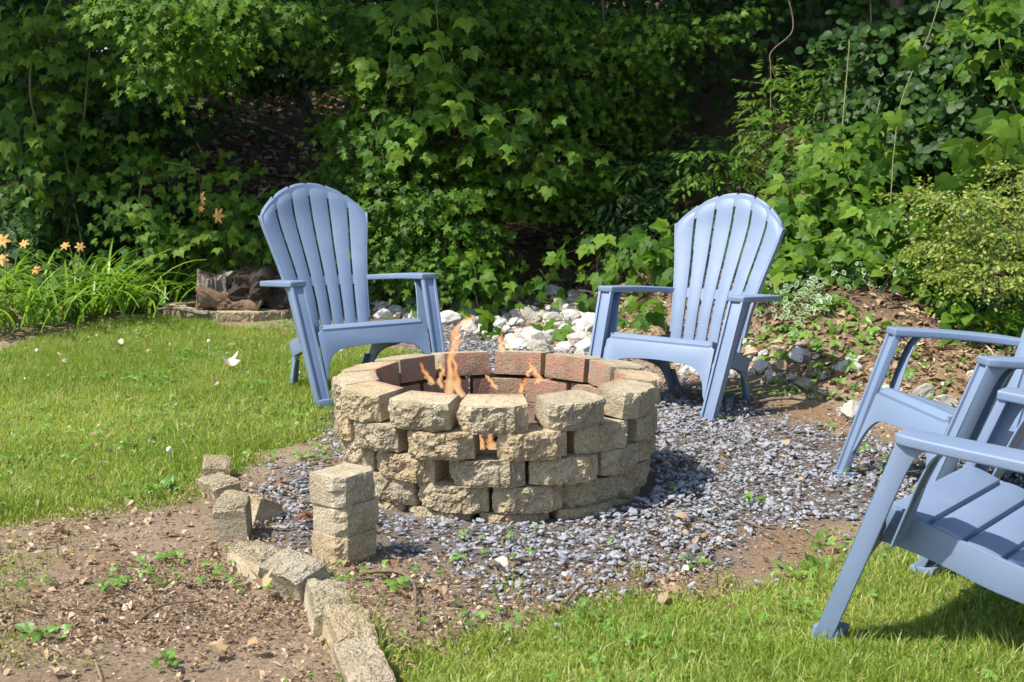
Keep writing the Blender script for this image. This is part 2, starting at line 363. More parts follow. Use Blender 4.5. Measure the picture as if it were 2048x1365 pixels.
gm = np_mesh('ground', np.stack([x, y, z], 1), Q, None, True, None, {'lawn': l, 'gravel': g, 'woods': sm(.6, 2.2, y - np.interp(x, FX, FY)), 'clay': clay * (1 - l)})
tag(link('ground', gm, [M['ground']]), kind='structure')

def scatter(n, x0, x1, y0, y1):
    return rng.uniform(x0, x1, n), rng.uniform(y0, y1, n)
def inview(x, y, z, mx=230, my=60):
    u, v, d = proj(np.stack([x, y, z], -1)); return (d > .5) & (u > -mx) & (u < 2048 + mx) & (v > -my) & (v < 1365 + my)

# ------------------------------------------------------------------ lawn
BL = (np.array([(-.5, 0, 0), (.5, 0, 0), (-.42, .45, .0), (.42, .45, .0), (.0, 1, .0)]) * np.array([.06, 1, 1]) + np.array([0, 0, 0]), np.array([(0, 1, 3), (0, 3, 2), (2, 3, 4)]))
def bladeset(acc, x, y, hgt, wid, lean, tint):
    f = y > 6.3
    if f.any() and (~f).any():
        bladeset(acc, x[f], y[f], hgt[f], wid[f], lean if np.ndim(lean) == 0 else lean[f], tint[f]); f = ~f
        x, y, hgt, wid, tint = x[f], y[f], hgt[f], wid[f], tint[f]; lean = lean if np.ndim(lean) == 0 else lean[f]
    far = len(y) > 0 and y.min() > 6.3
    n = len(x); z = H(x, y) - .012
    a = rng.uniform(0, 2 * np.pi, n); r = lean * rng.random(n) ** .7
    b0 = np.stack([x, y, z], 1); az = rng.uniform(0, 2 * np.pi, n)
    X = np.stack([np.cos(az), np.sin(az), np.zeros(n)], 1) * (wid / 2)[:, None]
    d = np.stack([np.cos(a) * r, np.sin(a) * r, np.zeros(n)], 1)
    mid = b0 + d * (hgt * .33)[:, None] + np.stack([0 * x, 0 * x, hgt * .55], 1)
    tip = b0 + d * hgt[:, None] + np.stack([0 * x, 0 * x, hgt * np.sqrt(np.clip(1 - .6 * r * r, .15, 1))], 1)
    if far:
        V = np.stack([b0 - X * 1.2, b0 + X * 1.2, tip], 1).reshape(-1, 3)
        acc.add(V, np.arange(3 * n).reshape(-1, 3), np.repeat(tint, 3)); return
    V = np.stack([b0 - X, b0 + X, mid - X * .85, mid + X * .85, tip], 1).reshape(-1, 3)
    T = np.array([(0, 1, 3), (0, 3, 2), (2, 3, 4)])[None] + (np.arange(n) * 5)[:, None, None] + acc.n
    acc.V.append(V); acc.T.append(T.reshape(-1, 3)); acc.C.append(np.repeat(tint, 5)); acc.M.append(np.zeros(3 * n, int)); acc.n += 5 * n
ga = Acc()
for (x0, x1, y0, y1, n) in ((-3.6, -.2, 3.0, 6.4, 560000), (-3.6, -.2, 6.4, 9.9, 400000), (-.6, 2.4, 2.6, 4.6, 520000)):
    x, y = scatter(n, x0, x1, y0, y1); l, g, wd = zones(x, y)
    dens = np.clip(l * (1.0 + .45 * n2(x, y, 5, 3, 2.)), .0, 1)
    dens = np.maximum(dens, .10 * sm(.15, .45, n2(x, y, 3, 3, 5.)) * (1 - g) )
    k = (rng.random(n) < dens) & inview(x, y, 0 * x) & (np.hypot(x - PIT[0], y - PIT[1]) > .62); x = x[k]; y = y[k]; l = l[k]
    t = np.clip(n2(x, y, 3, 3, 7.), -1, 1)
    hgt = rng.uniform(.018, .042, len(x)) * (1 + .9 * np.clip(t, -.3, 1)) * (.55 + .45 * l)
    hgt *= 1 + .5 * np.clip(n2(x, y, 7, 2, 51.) - .1, 0, 1); lo = rng.random(len(x)) < .05; hgt[lo] *= 1.9
    bladeset(ga, x, y, hgt, rng.uniform(.0024, .0046, len(x)), .75 + .25 * rng.random(len(x)), np.clip(.46 + .4 * t - .5 * np.clip(n2(x, y, 1.4, 2, 91.), 0, 1) + rng.normal(0, .24, len(x)), 0, .99))
# taller tufts beside the edging stones
for (u, v, n, h) in ((735, 1290, 70, .13), (700, 1250, 40, .12), (620, 1190, 26, .10), (760, 1330, 60, .12), (1010, 1190, 18, .10), (1270, 1150, 20, .08), (1440, 1165, 26, .08), (420, 985, 60, .08), (1720, 1110, 60, .08), (470, 700, 60, .07)):
    p = G(u, v); x = p[0] + rng.normal(0, .03, n); y = p[1] + rng.normal(0, .03, n)
    bladeset(ga, x, y, rng.uniform(.4, 1, n) * h, rng.uniform(.003, .005, n), .9, rng.uniform(.1, .7, n))
tag(ga.build('grass', [M['grass']]), 'bright green lawn grass around the gravel and bare soil', 'grass', kind='stuff')
# broad leaf lawn clover
def sheet(pts, bend=.0, fold=.0, c=(0, .4)):
    """leaf template: right-hand outline mirrored, fan from the midrib point"""
    R = [p for p in pts]; Lh = [(-a, b) for a, b in R[::-1] if a > 1e-6]
    out = R + Lh; V = [(c[0], c[1], 0)] + [(a, b, 0) for a, b in out]
    V = np.array(V, float); V[:, 2] = fold * np.abs(V[:, 0]) - bend * V[:, 1] ** 2
    n = len(out); T = np.array([(0, 1 + i, 1 + (i + 1) % n) for i in range(n)])
    return V, T
OVAL = [(0, 0), (.2, .12), (.31, .4), (.24, .72), (0, 1)]
ROUND = [(0, 0), (.35, .1), (.46, .45), (.3, .85), (0, 1)]
MAPLE = [(0, .06), (.16, -.02), (.40, .02), (.30, .16), (.25, .26), (.42, .36), (.58, .60), (.36, .53), (.19, .50), (.21, .68), (0, 1.02)]
MAPLE_S = [(0, .06), (.40, .02), (.24, .26), (.56, .60), (.18, .50), (0, 1.02)]
KUD = [(0, 0), (.22, .02), (.36, .20), (.34, .38), (.44, .50), (.36, .60), (.22, .66), (.13, .85), (0, 1.05)]
HEART = [(0, 0), (.25, -.06), (.46, .14), (.44, .42), (.22, .78), (0, 1.05)]
def compound(base, k=3, spread=1.15, sub=.86):
    V, T = base; Vs = []; Ts = []; n = 0
    for i, a in enumerate(np.linspace(-spread, spread, k)):
        s = 1 if abs(a) < 1e-6 else sub
        off = np.array([0, .10, 0]) if abs(a) < 1e-6 else np.array([.05 * np.sign(a), 0, 0])
        ca, sa = math.cos(-a), math.sin(-a); v = V * s
        W = np.stack([v[:, 0] * ca - v[:, 1] * sa, v[:, 0] * sa + v[:, 1] * ca, v[:, 2] - .10 * abs(a)*v[:,1]], 1) + off
        Vs.append(W); Ts.append(T + n); n += len(V)
    return np.concatenate(Vs), np.concatenate(Ts)
TPL = {
 'far': [sheet([(0, 0), (.42, .4), (0, 1)], .25, .25), sheet([(0, 0), (.36, .5), (0, 1)], .35, -.15)],
 'maple': [sheet(MAPLE, .22, .10), sheet(MAPLE, .40, -.12), sheet(MAPLE, .05, .2)],
 'maple_s': [sheet(MAPLE_S, .25, .1), sheet(MAPLE_S, .4, -.1)],
 'kudzu': [compound(sheet(KUD, .25, .12), 3), compound(sheet(KUD, .4, -.08), 3, 1.25), compound(sheet(KUD, .15, .22), 3, 1.0, .8)],
 'heart': [sheet(HEART, .2, .15), sheet(HEART, .35, -.05)],
 'round': [sheet(ROUND, .12, .15), sheet(ROUND, .3, -.1)],
 'oval': [sheet(OVAL, .25, .2), sheet(OVAL, .1, -.1)],
 'lance': [sheet([(0, 0), (.13, .2), (.17, .45), (.1, .8), (0, 1)], .3, .2), sheet([(0, 0), (.13, .2), (.17, .45), (.1, .8), (0, 1)], .1, -.2)],
 'three': [compound(sheet(OVAL, .2, .1), 3, 1.3, 1.0)],
 'five': [compound(sheet(OVAL, .2, .1), 5, 1.5, .9)],
}
ca = Acc()
x, y = scatter(70000, -3.5, 2.4, 2.6, 9.5); l, g, wd = zones(x, y)
bare = (1 - l) * .30 * sm(.18, .5, n2(x, y, 2.2, 3, 21.)) * (1 - .7 * g)
k = (rng.random(len(x)) < np.clip(l * .35 * sm(-.1, .5, n2(x, y, 4, 2, 33.)), 0, 1) + bare) & inview(x, y, 0 * x) & (np.hypot(x - PIT[0], y - PIT[1]) > .66)
x = x[k]; y = y[k]; n = len(x)
ca.place(TPL['three'][0], np.stack([x, y, H(x, y) + rng.uniform(.01, .035, n)], 1), np.stack([rng.normal(0, 1, n), rng.normal(0, 1, n), rng.normal(0, .3, n)], 1), np.stack([rng.normal(0, .3, n), rng.normal(-.2, .3, n), np.ones(n)], 1), rng.uniform(.010, .022, n), rng.random(n))
tag(ca.build('clover', [M['weed']]), 'tiny clover leaves mixed into the lawn and soil', 'clover', kind='stuff')

# ------------------------------------------------------------------ gravel, litter
def ico(sub=1):
    bm = bmesh.new(); bmesh.ops.create_icosphere(bm, subdivisions=sub, radius=1)
    V = np.array([v.co[:] for v in bm.verts]); T = np.array([[v.index for v in f.verts] for f in bm.faces]); bm.free(); return V, T
V0, T0 = ico(1)
def pebble(seed, sub=1, flat=(.66, 1, .45), jag=.28):
    V, T = ico(sub); r = np.random.default_rng(seed)
    for k in range(9):                                   # chop with planes for angular faces
        d = nrm(r.normal(size=3)); c = r.uniform(.35, .8); s = V @ d; V = V - np.outer(np.maximum(s - c, 0), d)
    V = V * (1 + jag * (r.random((len(V), 1)) - .5)) * np.array(flat) * r.uniform(.85, 1.15, 3)
    return V, T
peb = [pebble(s) for s in range(10)]
gr = Acc()
x, y = scatter(150000, -1.7, 3.2, 3.0, 9.2); l, g, wd = zones(x, y)
u_, v_, d_ = proj(np.stack([x, y, 0 * x], 1))
dens = g * (.80 + .35 * n2(x, y, 2.2, 3, 3.)) * (1 - .8 * l)
dens *= 1 - .75 * sm(.05, .45, n2(x, y, 1.7, 2, 13.)) * (pdist(x, y, GRAV) < .35)
dens = np.maximum(dens, .75 * sm(-.05, .1, pdist(x, y, GRAV2)) * (.9 + .5 * n2(x, y, 5)))
dens = np.maximum(dens, .035 * (1 - l) * (y < 6) * (pdist(x, y, GRAV) > -.5) * (x > -.7))
k = (rng.random(len(x)) < dens * .85) & inview(x, y, 0 * x) & (np.hypot(x - PIT[0], y - PIT[1]) > .56)
x, y = x[k], y[k]; n = len(x); print('gravel', n)
S = rng.gamma(4, .0024, n) + .0025; S = np.clip(S * .9, .005, .028)
lay = rng.random(n)
Pp = np.stack([x, y, H(x, y) + S * .25 + lay * .012 * (pdist(x, y, GRAV) > .15)], 1)
tt = np.clip(rng.normal(.45, .26, n), 0, 1)
for i in range(10):
    k = np.arange(n) % 10 == i; m = k.sum()
    gr.place(peb[i], Pp[k], np.stack([rng.normal(0, 1, m), rng.normal(0, 1, m), rng.normal(0, .3, m)], 1), np.stack([rng.normal(0, .35, m), rng.normal(0, .35, m), np.ones(m)], 1), S[k], tt[k])
tag(gr.build('gravel', [M['gravel']]), 'loose blue grey crushed stone around the fire pit', 'gravel', kind='stuff')

CH = [sheet([(0, 0), (.10, .1), (.13, .5), (.08, .9), (0, 1)], .3, .3), sheet([(0, 0), (.3, .2), (.35, .6), (.1, .8), (0, 1)], .5, .5), sheet([(0, 0), (.035, .0), (.03, 2.2), (0, 2.2)], .05, .1), sheet([(0, 0), (.2, .05), (.16, .4), (0, .5)], -.4, .2)]
li = Acc()
def litter(n, x0, x1, y0, y1, fn, s0, s1, mat=0, up=.0):
    x, y = scatter(n, x0, x1, y0, y1); l, g, wd = zones(x, y); k = (rng.random(n) < fn(x, y, l, g, wd)) & inview(x, y, H(x, y)) & (np.hypot(x - PIT[0], y - PIT[1]) > .60)
    x, y = x[k], y[k]; n = len(x); zz = H(x, y) + rng.uniform(0, .012, n) + up
    for i in range(4):
        k = np.arange(n) % 4 == i; m = k.sum()
        li.place(CH[i], np.stack([x, y, zz], 1)[k], np.stack([rng.normal(0, 1, m), rng.normal(0, 1, m), rng.normal(0, .25, m)], 1), np.stack([rng.normal(0, .4, m), rng.normal(0, .4, m), np.ones(m)], 1), rng.uniform(s0, s1, m) * rng.uniform(.6, 1.3, m), rng.random(m))
litter(95000, -2.6, .6, 2.6, 4.6, lambda x, y, l, g, w: (1 - l) * (1 - .8 * g) * np.clip(.42 + 1.1 * n2(x, y, 3), .08, 1), .004, .017)
litter(5000, -2.6, .6, 2.6, 4.6, lambda x, y, l, g, w: (1 - l) * (1 - .8 * g) * (.6 + .5 * n2(x, y, 3)), .018, .04)
litter(66000, -1.5, 3.2, 3.1, 9.2, lambda x, y, l, g, w: (1 - l) * (.28 + .72 * (1 - g)) * (.35 + .9 * n2(x, y, 3)), .005, .024)
litter(24000, .2, 3.6, 5.0, 10, lambda x, y, l, g, w: w * .9, .025, .075)
litter(20000, -4, 1, 9, 22, lambda x, y, l, g, w: w * 1., .05, .13)
litter(5000, -1.4, 3., 3.1, 8.5, lambda x, y, l, g, w: g * .25, .02, .045, up=.02)
litter(3000, -3, -.2, 3.6, 9.9, lambda x, y, l, g, w: l * .35, .015, .04, up=.02)
tag(li.build('leaf_litter', [M['litter']]), 'dry brown leaf and bark litter over bare soil and bank', 'leaf litter', kind='stuff')

# crumbs of soil
cr = Acc(); x, y = scatter(26000, -2.6, 3.2, 2.6, 7.5); l, g, wd = zones(x, y)
k = (rng.random(len(x)) < (1 - l) * (1 - .8 * g) * (.6 + .9 * n2(x, y, 4))) & inview(x, y, H(x, y)) & (np.hypot(x - PIT[0], y - PIT[1]) > .6); x = x[k]; y = y[k]; n = len(x)
for i in range(4):
    k = np.arange(n) % 4 == i; m = k.sum(); cr.place(peb[i], np.stack([x, y, H(x, y) - .001], 1)[k], rng.normal(0, 1, (m, 3)) * np.array([1, 1, .3]), rng.normal(0, .3, (m, 3)) + np.array([0, 0, 1]), np.clip(rng.gamma(2.2, .0022, m), .0015, .013), rng.random(m))
M['crumb'] = rockmat('soil_crumb', [(.1, (.20, .13, .08)), (.5, (.36, .26, .17)), (.9, (.50, .39, .28)), (1, (.62, .55, .45))], 50, .95)
tag(cr.build('soil_crumbs', [M['crumb']]), 'small crumbs of dry soil over the bare ground', 'soil crumbs', kind='stuff')
# ------------------------------------------------------------------ concrete blocks
def block_mesh(name, seed, w=.230, d=.152, h=.087, wb=.188, rough=1., ch=(.042, .60), soft=0):
    r = np.random.default_rng(seed); hw = w / 2
    cor = [(-wb / 2, d / 2), (-hw, -d / 2 + ch[0]), (-hw * ch[1], -d / 2 + .004), (hw * ch[1], -d / 2 + .004), (hw, -d / 2 + ch[0]), (wb / 2, d / 2)]
    pts = []; fr = []
    for i in range(6):
        a = np.array(cor[i]); b = np.array(cor[(i + 1) % 6]); L = np.linalg.norm(b - a); isf = 1 <= i <= 3
        n = max(2, int(L / (.0085 if isf else .03)))
        for k in range(n): pts.append(a + (b - a) * k / n); fr.append(1. if isf else 0.)
    pts = np.array(pts); fr = np.array(fr); fr = np.maximum(fr, .0)
    nrmv = nrm(pts * np.array([1, 1.4])); n = len(pts)
    # soft front corners
    for _ in range(soft):
        sft = (np.roll(pts, 1, 0) + np.roll(pts, -1, 0)) / 2; pts = np.where(fr[:, None] > .5, pts * .5 + sft * .5, pts)
    zs = np.array([0, .05, .15, .26, .37, .48, .59, .70, .81, .91, .97, 1.]); V = []
    for zf in zs:
        edge = 1 - min(zf, 1 - zf) / .12 if min(zf, 1 - zf) < .12 else 0
        P3 = np.stack([pts[:, 0], pts[:, 1], np.full(n, (zf - .5) * h)], 1)
        nz = fbm(P3 * 20 + seed * 7.7, 2) * .010 + fbm(P3 * 62 + seed * 3.1, 3) * .013
        off = fr * rough * nz - edge * (.0025 * fr + .001) + (1 - fr) * fbm(P3 * 30 + seed, 2) * .0018
        bulge = fr * .0015 * (1 - (2 * zf - 1) ** 2)
        q = P3.copy(); q[:, :2] += nrmv * (off + bulge)[:, None]
        q[:, 2] += fr * fbm(P3 * 30 + 50 + seed, 2) * .004 * (1 if 0 < zf < 1 else .9)
        V.append(q)
    for inn in (.93, .80, .45):
        q = V[len(zs) - 1].copy() if True else None
        q[:, :2] *= inn; q[:, 2] = h / 2 + fbm(np.stack([q[:, 0], q[:, 1], 0 * q[:, 0]], 1) * 34 + seed, 3) * (.0035 if inn < .9 else .003); V.append(q)
    V.append(np.array([[0, 0, h / 2]])); nr = len(zs) + 3
    T = []
    for i in range(nr - 1):
        for j in range(n):
            k = (j + 1) % n; a, b, c, e = i * n + j, i * n + k, (i + 1) * n + k, (i + 1) * n + j; T += [(a, b, c), (a, c, e)]
    top = nr * n
    for j in range(n): T.append(((nr - 1) * n + j, (nr - 1) * n + (j + 1) % n, top))
    for j in range(1, n - 1): T.append((0, j + 1, j))
    return np_mesh(name, np.concatenate(V), np.array(T))
def mesh_set(n, mat, **k):
    L = []
    for i in range(n):
        m = block_mesh('block', 40 + i + int(k.get('rough', 1) * 10), **k); m.materials.append(M[mat]); L.append(m)
    return L
BLK = mesh_set(9, 'concrete_red')
BL2 = mesh_set(7, 'concrete', d=.18, w=.24, wb=.22, rough=.8, ch=(.02, .85), soft=0)
def obj(name, me, parent=None, loc=(0, 0, 0), rot=(0, 0, 0), sc=(1, 1, 1)):
    o = bpy.data.objects.new(name, me); col.objects.link(o); o.parent = parent; o.location = loc; o.rotation_euler = rot; o.scale = sc; return o

pit = empty('fire_pit', (PIT[0], PIT[1], 0), 'round dry stacked fire pit of tan split face concrete blocks with reddened inner faces', 'fire pit')
rr = random.Random(4)
rows = [  # measured angles of the blocks in front for each course, bottom course first
 [-22, 8, 38, 66, -50], [-44, -15, 12.5, 40, 66], [-36, -2.5, 25, 52, -63], [-72, -47, -18.5, 13.5, 43, 72], [-81, -54, -26.5, 0, 29.5, 60]]
for k, row in enumerate(rows):
    an = sorted(row); a = an[-1]; endv = an[0] + 360; n = 13 - len(an); stp = (endv - a) / (n + 1)
    an += [a + stp * (i + 1) for i in range(n)]
    R = .520 + .013 * k
    for t in an:
        th = rad(t + rr.uniform(-.8, .8)); Rr = R - .076 + rr.uniform(-.012, .010)
        zz = -.066 + k * .0885 + .0435
        tl = rad(6 if k == 4 else 1.0) + rad(rr.uniform(-1.2, 1.2))
        o = obj('block', BLK[rr.randrange(9)], pit, (math.sin(th) * Rr, -math.cos(th) * Rr, zz + rr.uniform(-.0015, .0015) + (.004 if k == 4 else 0)), (tl, rad(rr.uniform(-1.2, 1.2)), th + rad(rr.uniform(-5, 5))), ((.94 if k == 4 else .98) * rr.uniform(.96, 1.04), rr.uniform(.96, 1.04), rr.uniform(.975, 1.0)))
# charred firewood and the flames
for i, (dx, dy, a, L, lab) in enumerate(((-.10, .02, 20, .42, 'charred log lying crosswise at the bottom of the fire pit'), (.08, -.04, 115, .40, 'blackened shorter log leaning over the other log in the fire pit'), (0.02, .1, 70, .36, 'thin charred branch at the back of the fire pit'))):
    t = np.linspace(-.5, .5, 9); p = np.stack([t * L * math.cos(rad(a)), t * L * math.sin(rad(a)), .02 * np.sin(t * 7) + t * .1], 1)
    V, T = tube(p, .045 - .01 * i + .004 * np.sin(np.arange(9) * 2.), 9)
    V = V * (1 + .04 * fbm(V * 30, 2)[:, None]); o = link('charred_log', np_mesh('charred_log', V, T), [M['char']], loc=(PIT[0] + dx, PIT[1] + dy, .05 + .07 * i)); tag(o, lab, 'log', 'charred logs in the fire pit')
def flamemat():
    m, nt, ns, ls, b = newmat('flame'); ns.remove(b)
    tc = ns.new('ShaderNodeTexCoord'); nz = noise_n(ns, ls, 16, 3, .6, tc.outputs['Object'])
    at_ = ns.new('ShaderNodeAttribute'); at_.attribute_name = 'tint'
    f = mth(ns, ls, 'ADD', mth(ns, ls, 'MULTIPLY', at_.outputs['Fac'], .7), mth(ns, ls, 'MULTIPLY', nz.outputs[0], .55))
    r = ramp(ns, [(.25, (1, .13, .015)), (.45, (1, .27, .04)), (.62, (1, .45, .14)), (.9, (1, .72, .38))]); ls.new(f, r.inputs[0])
    e = ns.new('ShaderNodeEmission'); ls.new(r.outputs[0], e.inputs[0]); e.inputs[1].default_value = .9
    t = ns.new('ShaderNodeBsdfTransparent'); lw = ns.new('ShaderNodeMapRange'); ls.new(f, lw.inputs[0]); lw.inputs[1].default_value = .32; lw.inputs[2].default_value = .72; lw.inputs[3].default_value = .0; lw.inputs[4].default_value = .32
    mx = ns.new('ShaderNodeMixShader'); ls.new(lw.outputs[0], mx.inputs[0]); ls.new(t.outputs[0], mx.inputs[1]); ls.new(e.outputs[0], mx.inputs[2]); ls.new(mx.outputs[0], ns['Material Output'].inputs[0])
    return m
M['flame'] = flamemat()
fire = empty('fire', (PIT[0], PIT[1] + .02, .1), 'orange wood fire with tall wispy flame burning inside the fire pit', 'fire')
def flame(pts, seed, depth=.5):
    """pts: (u, v, width px) from base to tip; a closed flattened twisting tube"""
    Y = PIT[1] + depth; P = np.array([at(u, v, Y) for u, v, w in pts]); W = np.array([w for _, _, w in pts]) / FPX * Y / 2
    n = 26; t = np.linspace(0, 1, len(P)); q = np.linspace(0, 1, n)
    C = np.stack([np.interp(q, t, P[:, i]) for i in range(3)], 1); Wq = np.interp(q, t, W)
    for _ in range(2): C[1:-1] = (C[:-2] + C[2:] + 2 * C[1:-1]) / 4; Wq[1:-1] = (Wq[:-2] + Wq[2:] + 2 * Wq[1:-1]) / 4
    C[:, 0] += .004 * np.sin(q * 19 + seed); V = []; m = 10; tint = []
    for i in range(n):
        tw = .5 * math.sin(q[i] * 6 + seed)
        for j in range(m):
            a = 2 * math.pi * j / m; x = math.cos(a) * Wq[i]; yy = math.sin(a) * (Wq[i] * .45 + .002)
            V.append((C[i, 0] + x * math.cos(tw) - yy * math.sin(tw), C[i, 1] + x * math.sin(tw) + yy * math.cos(tw), C[i, 2] + .006 * math.sin(a * 2 + seed))); tint.append(abs(math.sin(a)) ** 1.5 * (1 - .45 * q[i]))
    T = []
    for i in range(n - 1):
        for j in range(m):
            k = (j + 1) % m; T += [(i * m + j, i * m + k, (i + 1) * m + k), (i * m + j, (i + 1) * m + k, (i + 1) * m + j)]
    V = np.array(V) - np.array(fire.location)
    link('flame', np_mesh('flame', V, np.array(T), np.array(tint), True), [M['flame']], fire)
flame([(893, 800, 20), (899, 770, 26), (906, 745, 13), (893, 725, 10), (902, 705, 14), (918, 688, 30), (905, 672, 28), (915, 655, 12), (925, 645, 8), (935, 636, 2)], 1, .02)
flame([(922, 792, 18), (912, 765, 20), (913, 742, 10), (907, 722, 8), (909, 700, 5)], 2, -.03)
flame([(866, 768, 14), (858, 755, 16), (850, 745, 10), (840, 728, 3)], 3, .18)
flame([(1075, 768, 10), (1078, 755, 20), (1068, 740, 9), (1060, 730, 5), (1061, 716, 2)], 4, .12)
flame([(1064, 738, 5), (1056, 744, 6), (1053, 752, 2)], 9, .12)
flame([(1004, 706, 12), (1003, 692, 16), (1000, 680, 8), (1005, 668, 2)], 5, .22)
flame([(1024, 700, 3), (1016, 690, 5), (1010, 680, 2)], 15, .22)
flame([(993, 778, 5), (985, 768, 9), (977, 757, 3), (972, 752, 1)], 6, .05)
flame([(1042, 785, 12), (1045, 772, 12), (1050, 758, 2)], 7, .02)
flame([(985, 902, 22), (984, 888, 26), (978, 876, 12), (986, 862, 4)], 8, -.18)
flame([(962, 900, 16), (964, 886, 14), (958, 872, 6), (964, 862, 2)], 12, -.10)
flame([(882, 775, 8), (878, 758, 10), (886, 744, 6), (882, 730, 2)], 13, .05)
flame([(933, 660, 3), (928, 652, 6), (936, 642, 4), (944, 634, 1)], 14, .03)

# loose blocks stacked beside the pit
SM = [block_mesh('retaining_block', 90 + i, .164, .128, .086, .150, .65, (.030, .70), 0) for i in range(3)]
for m in SM: m.materials.append(M['concrete'])
for k, (lab) in enumerate(('bottom block of the short stack of three tan blocks beside the fire pit', 'middle block of the short stack of three tan blocks beside the fire pit', 'topmost block of the short stack of three tan blocks beside the fire pit')):
    p = at(700, 1062, 3.93)
    o = obj('retaining_block', SM[k], None, (p[0] + (.0, .004, -.004)[k], 3.85, .030 + .0865 * k + .043 - .035), (rad((.5, -.4, .8)[k]), 0, rad((52, 50, 53)[k])))
    tag(o, lab, 'concrete block', 'blocks of the short stack')

# edging of half buried blocks on the left
edge = empty('block_edging', tuple(G(560, 1130)), 'curving border of half buried pale rough concrete blocks between soil and gravel', 'edging')
base = np.array(edge.location)
for i, (u, v, zt, yaw, tx, ty, sc) in enumerate(((430, 935, .07, 100, 6, 0, .62), (442, 965, .06, 115, -8, 8, .75), (492, 1005, .075, 128, 26, 12, .9), (468, 1052, .115, 96, -3, -2, .6), (512, 1118, .08, 120, 14, 6, .9),
        (603, 1150, .095, 118, -22, 8, .95), (652, 1208, .075, 108, 8, -4, 1.), (696, 1268, .080, 103, 5, 3, 1.), (735, 1345, .085, 112, -8, -5, 1.05))):
    p = G(u, v + 28 * sc); m = BL2[i % 7]
    o = obj('block', m, edge, (p[0] - base[0], p[1] - base[1], zt - .0925 - base[2]), (rad(-90 + tx), rad(ty * .5), rad(yaw + ty)), (sc * .95, 1., 1.10))

# log pile in a low ring of blocks
ring_c = np.array([-1.86, 9.25]); lr = empty('block_ring', (ring_c[0], ring_c[1], 0), 'low weathered ring of sunken blocks around the old logs on the lawn edge', 'block ring')
for i, t in enumerate((-78, -48, -20, 8, 36, 64, 92, 150, 200, 245)):
    th = rad(t); o = obj('block', BL2[i % 7], lr, (math.sin(th) * .40, -math.cos(th) * .33, float(H(ring_c[0] + math.sin(th) * .4, ring_c[1] - .33)) + .012), (rad(rr.uniform(-4, 4)), 0, th), (1, .8, .95))
def lumpy(name, V, T, amp, sc, mat, lab, cat, loc, seed=0, kind=None):
    n = nrm(V - V.mean(0)); V = V + n * (amp * fbm(V * sc + seed, 4) - .5 * amp * np.abs(fbm(V * sc * 2.2 + seed + 9, 3)))[:, None]
    return tag(link(name, np_mesh(name, V, T, None, False), [M[mat]], loc=loc), lab, cat)
def gz(p): return float(H(p[0], p[1]))
# upright stump with split faces
t = np.linspace(0, 1, 22); V, T = tube(np.stack([.02 * t, 0 * t, t * .28], 1), .12 - .015 * t, 48)
an = np.arctan2(V[:, 1], V[:, 0]); V[:, :2] *= (1 + .14 * np.sin(an * 3 + 1) + .07 * np.sin(an * 11) + .05 * np.sin(an * 23))[:, None]; V[:, 2] += (V[:, 2] > .2) * (.022 * np.sin(an * 2 + 1) + .012 * np.sin(an * 9))
lumpy('stump', V, T, .02, 14, 'log', 'upright split grey brown stump at the left of the log pile', 'stump', (-2.0, 9.15, .0))
V, T = tube(np.stack([np.linspace(-.2, .22, 40), .03 * np.sin(np.linspace(0, 3, 40)), .06 + .03 * np.cos(np.linspace(0, 4, 40))], 1), .07 - .02 * np.linspace(0, 1, 40), 40)
lumpy('hollow_log', V, T, .07, 15, 'rotten', 'broken hollow brown log lying in front of the upright stump', 'log', (-1.86, 8.98, .05), 3)
V, T = tube(np.stack([.015 * np.cos(np.linspace(0, 2, 5)), np.linspace(-.012, .0, 5), 0 * np.linspace(0, 1, 5)], 1), .045, 12)
V, T = ico(4); V = V * np.array([.25, .17, .155]); V[:, 0] += .1 * V[:, 2]
lumpy('root_ball', V, T, .16, 9, 'rotten', 'knotty reddish brown root chunk beside the upright stump, partly behind the blue chair', 'root chunk', (-1.64, 9.15, .16), 9)
V, T = tube(np.stack([np.linspace(-.26, .1, 10), np.linspace(0, -.05, 10), .02 + .015 * np.sin(np.linspace(0, 5, 10))], 1), np.linspace(.008, .02, 10), 7)
lumpy('driftwood', V, T, .012, 20, 'log', 'short bleached broken branch at the left foot of the log pile', 'branch', (-2.05, 8.90, .05), 5)

# white rocks
def rock(seed):
    V, T = ico(4); r = np.random.default_rng(seed)
    for k in range(11):
        d = nrm(r.normal(size=3)); c = r.uniform(.5, .85); s = V @ d; V = V - np.outer(np.maximum(s - c, 0), d)
    V = V * (1 + .22 * fbm(V * 1.8 + seed, 4)[:, None] - .10 * np.abs(fbm(V * 4 + seed, 2))[:, None]) * np.array([1, .8, .62])
    me = np_mesh('rock', V, T); me.materials.append(M['white_rock']); return me
RK = [rock(300 + i) for i in range(9)]
rb = empty('rock_border', tuple(G(1060, 680)), 'scattered jagged white rocks bordering the gravel at the foot of the bank', 'rock border')
base = np.array(rb.location)
def rocks(n, poly, s0, s1):
    pl = gpoly(poly); a = np.array(pl); c = 0
    while c < n:
        x = rr.uniform(a[:, 0].min(), a[:, 0].max()); y = rr.uniform(a[:, 1].min(), a[:, 1].max())
        if not inpoly(np.array([x]), np.array([y]), pl)[0]: continue
        s = s0 + (s1 - s0) * rr.random() ** 2.2; c += 1
        obj('rock', RK[rr.randrange(9)], rb, (x - base[0], y - base[1], gz((x, y)) + s * .22 - base[2]), (rr.uniform(-.4, .4), rr.uniform(-.4, .4), rr.uniform(0, 6.3)), (s, s * rr.uniform(.8, 1.2), s * rr.uniform(.8, 1.3)))
rocks(130, [(940, 598), (1060, 590), (1170, 592), (1190, 640), (1190, 712), (1060, 712), (960, 668), (890, 650), (890, 610)], .03, .105)
rocks(46, [(735, 590), (880, 600), (900, 650), (740, 640)], .03, .09)
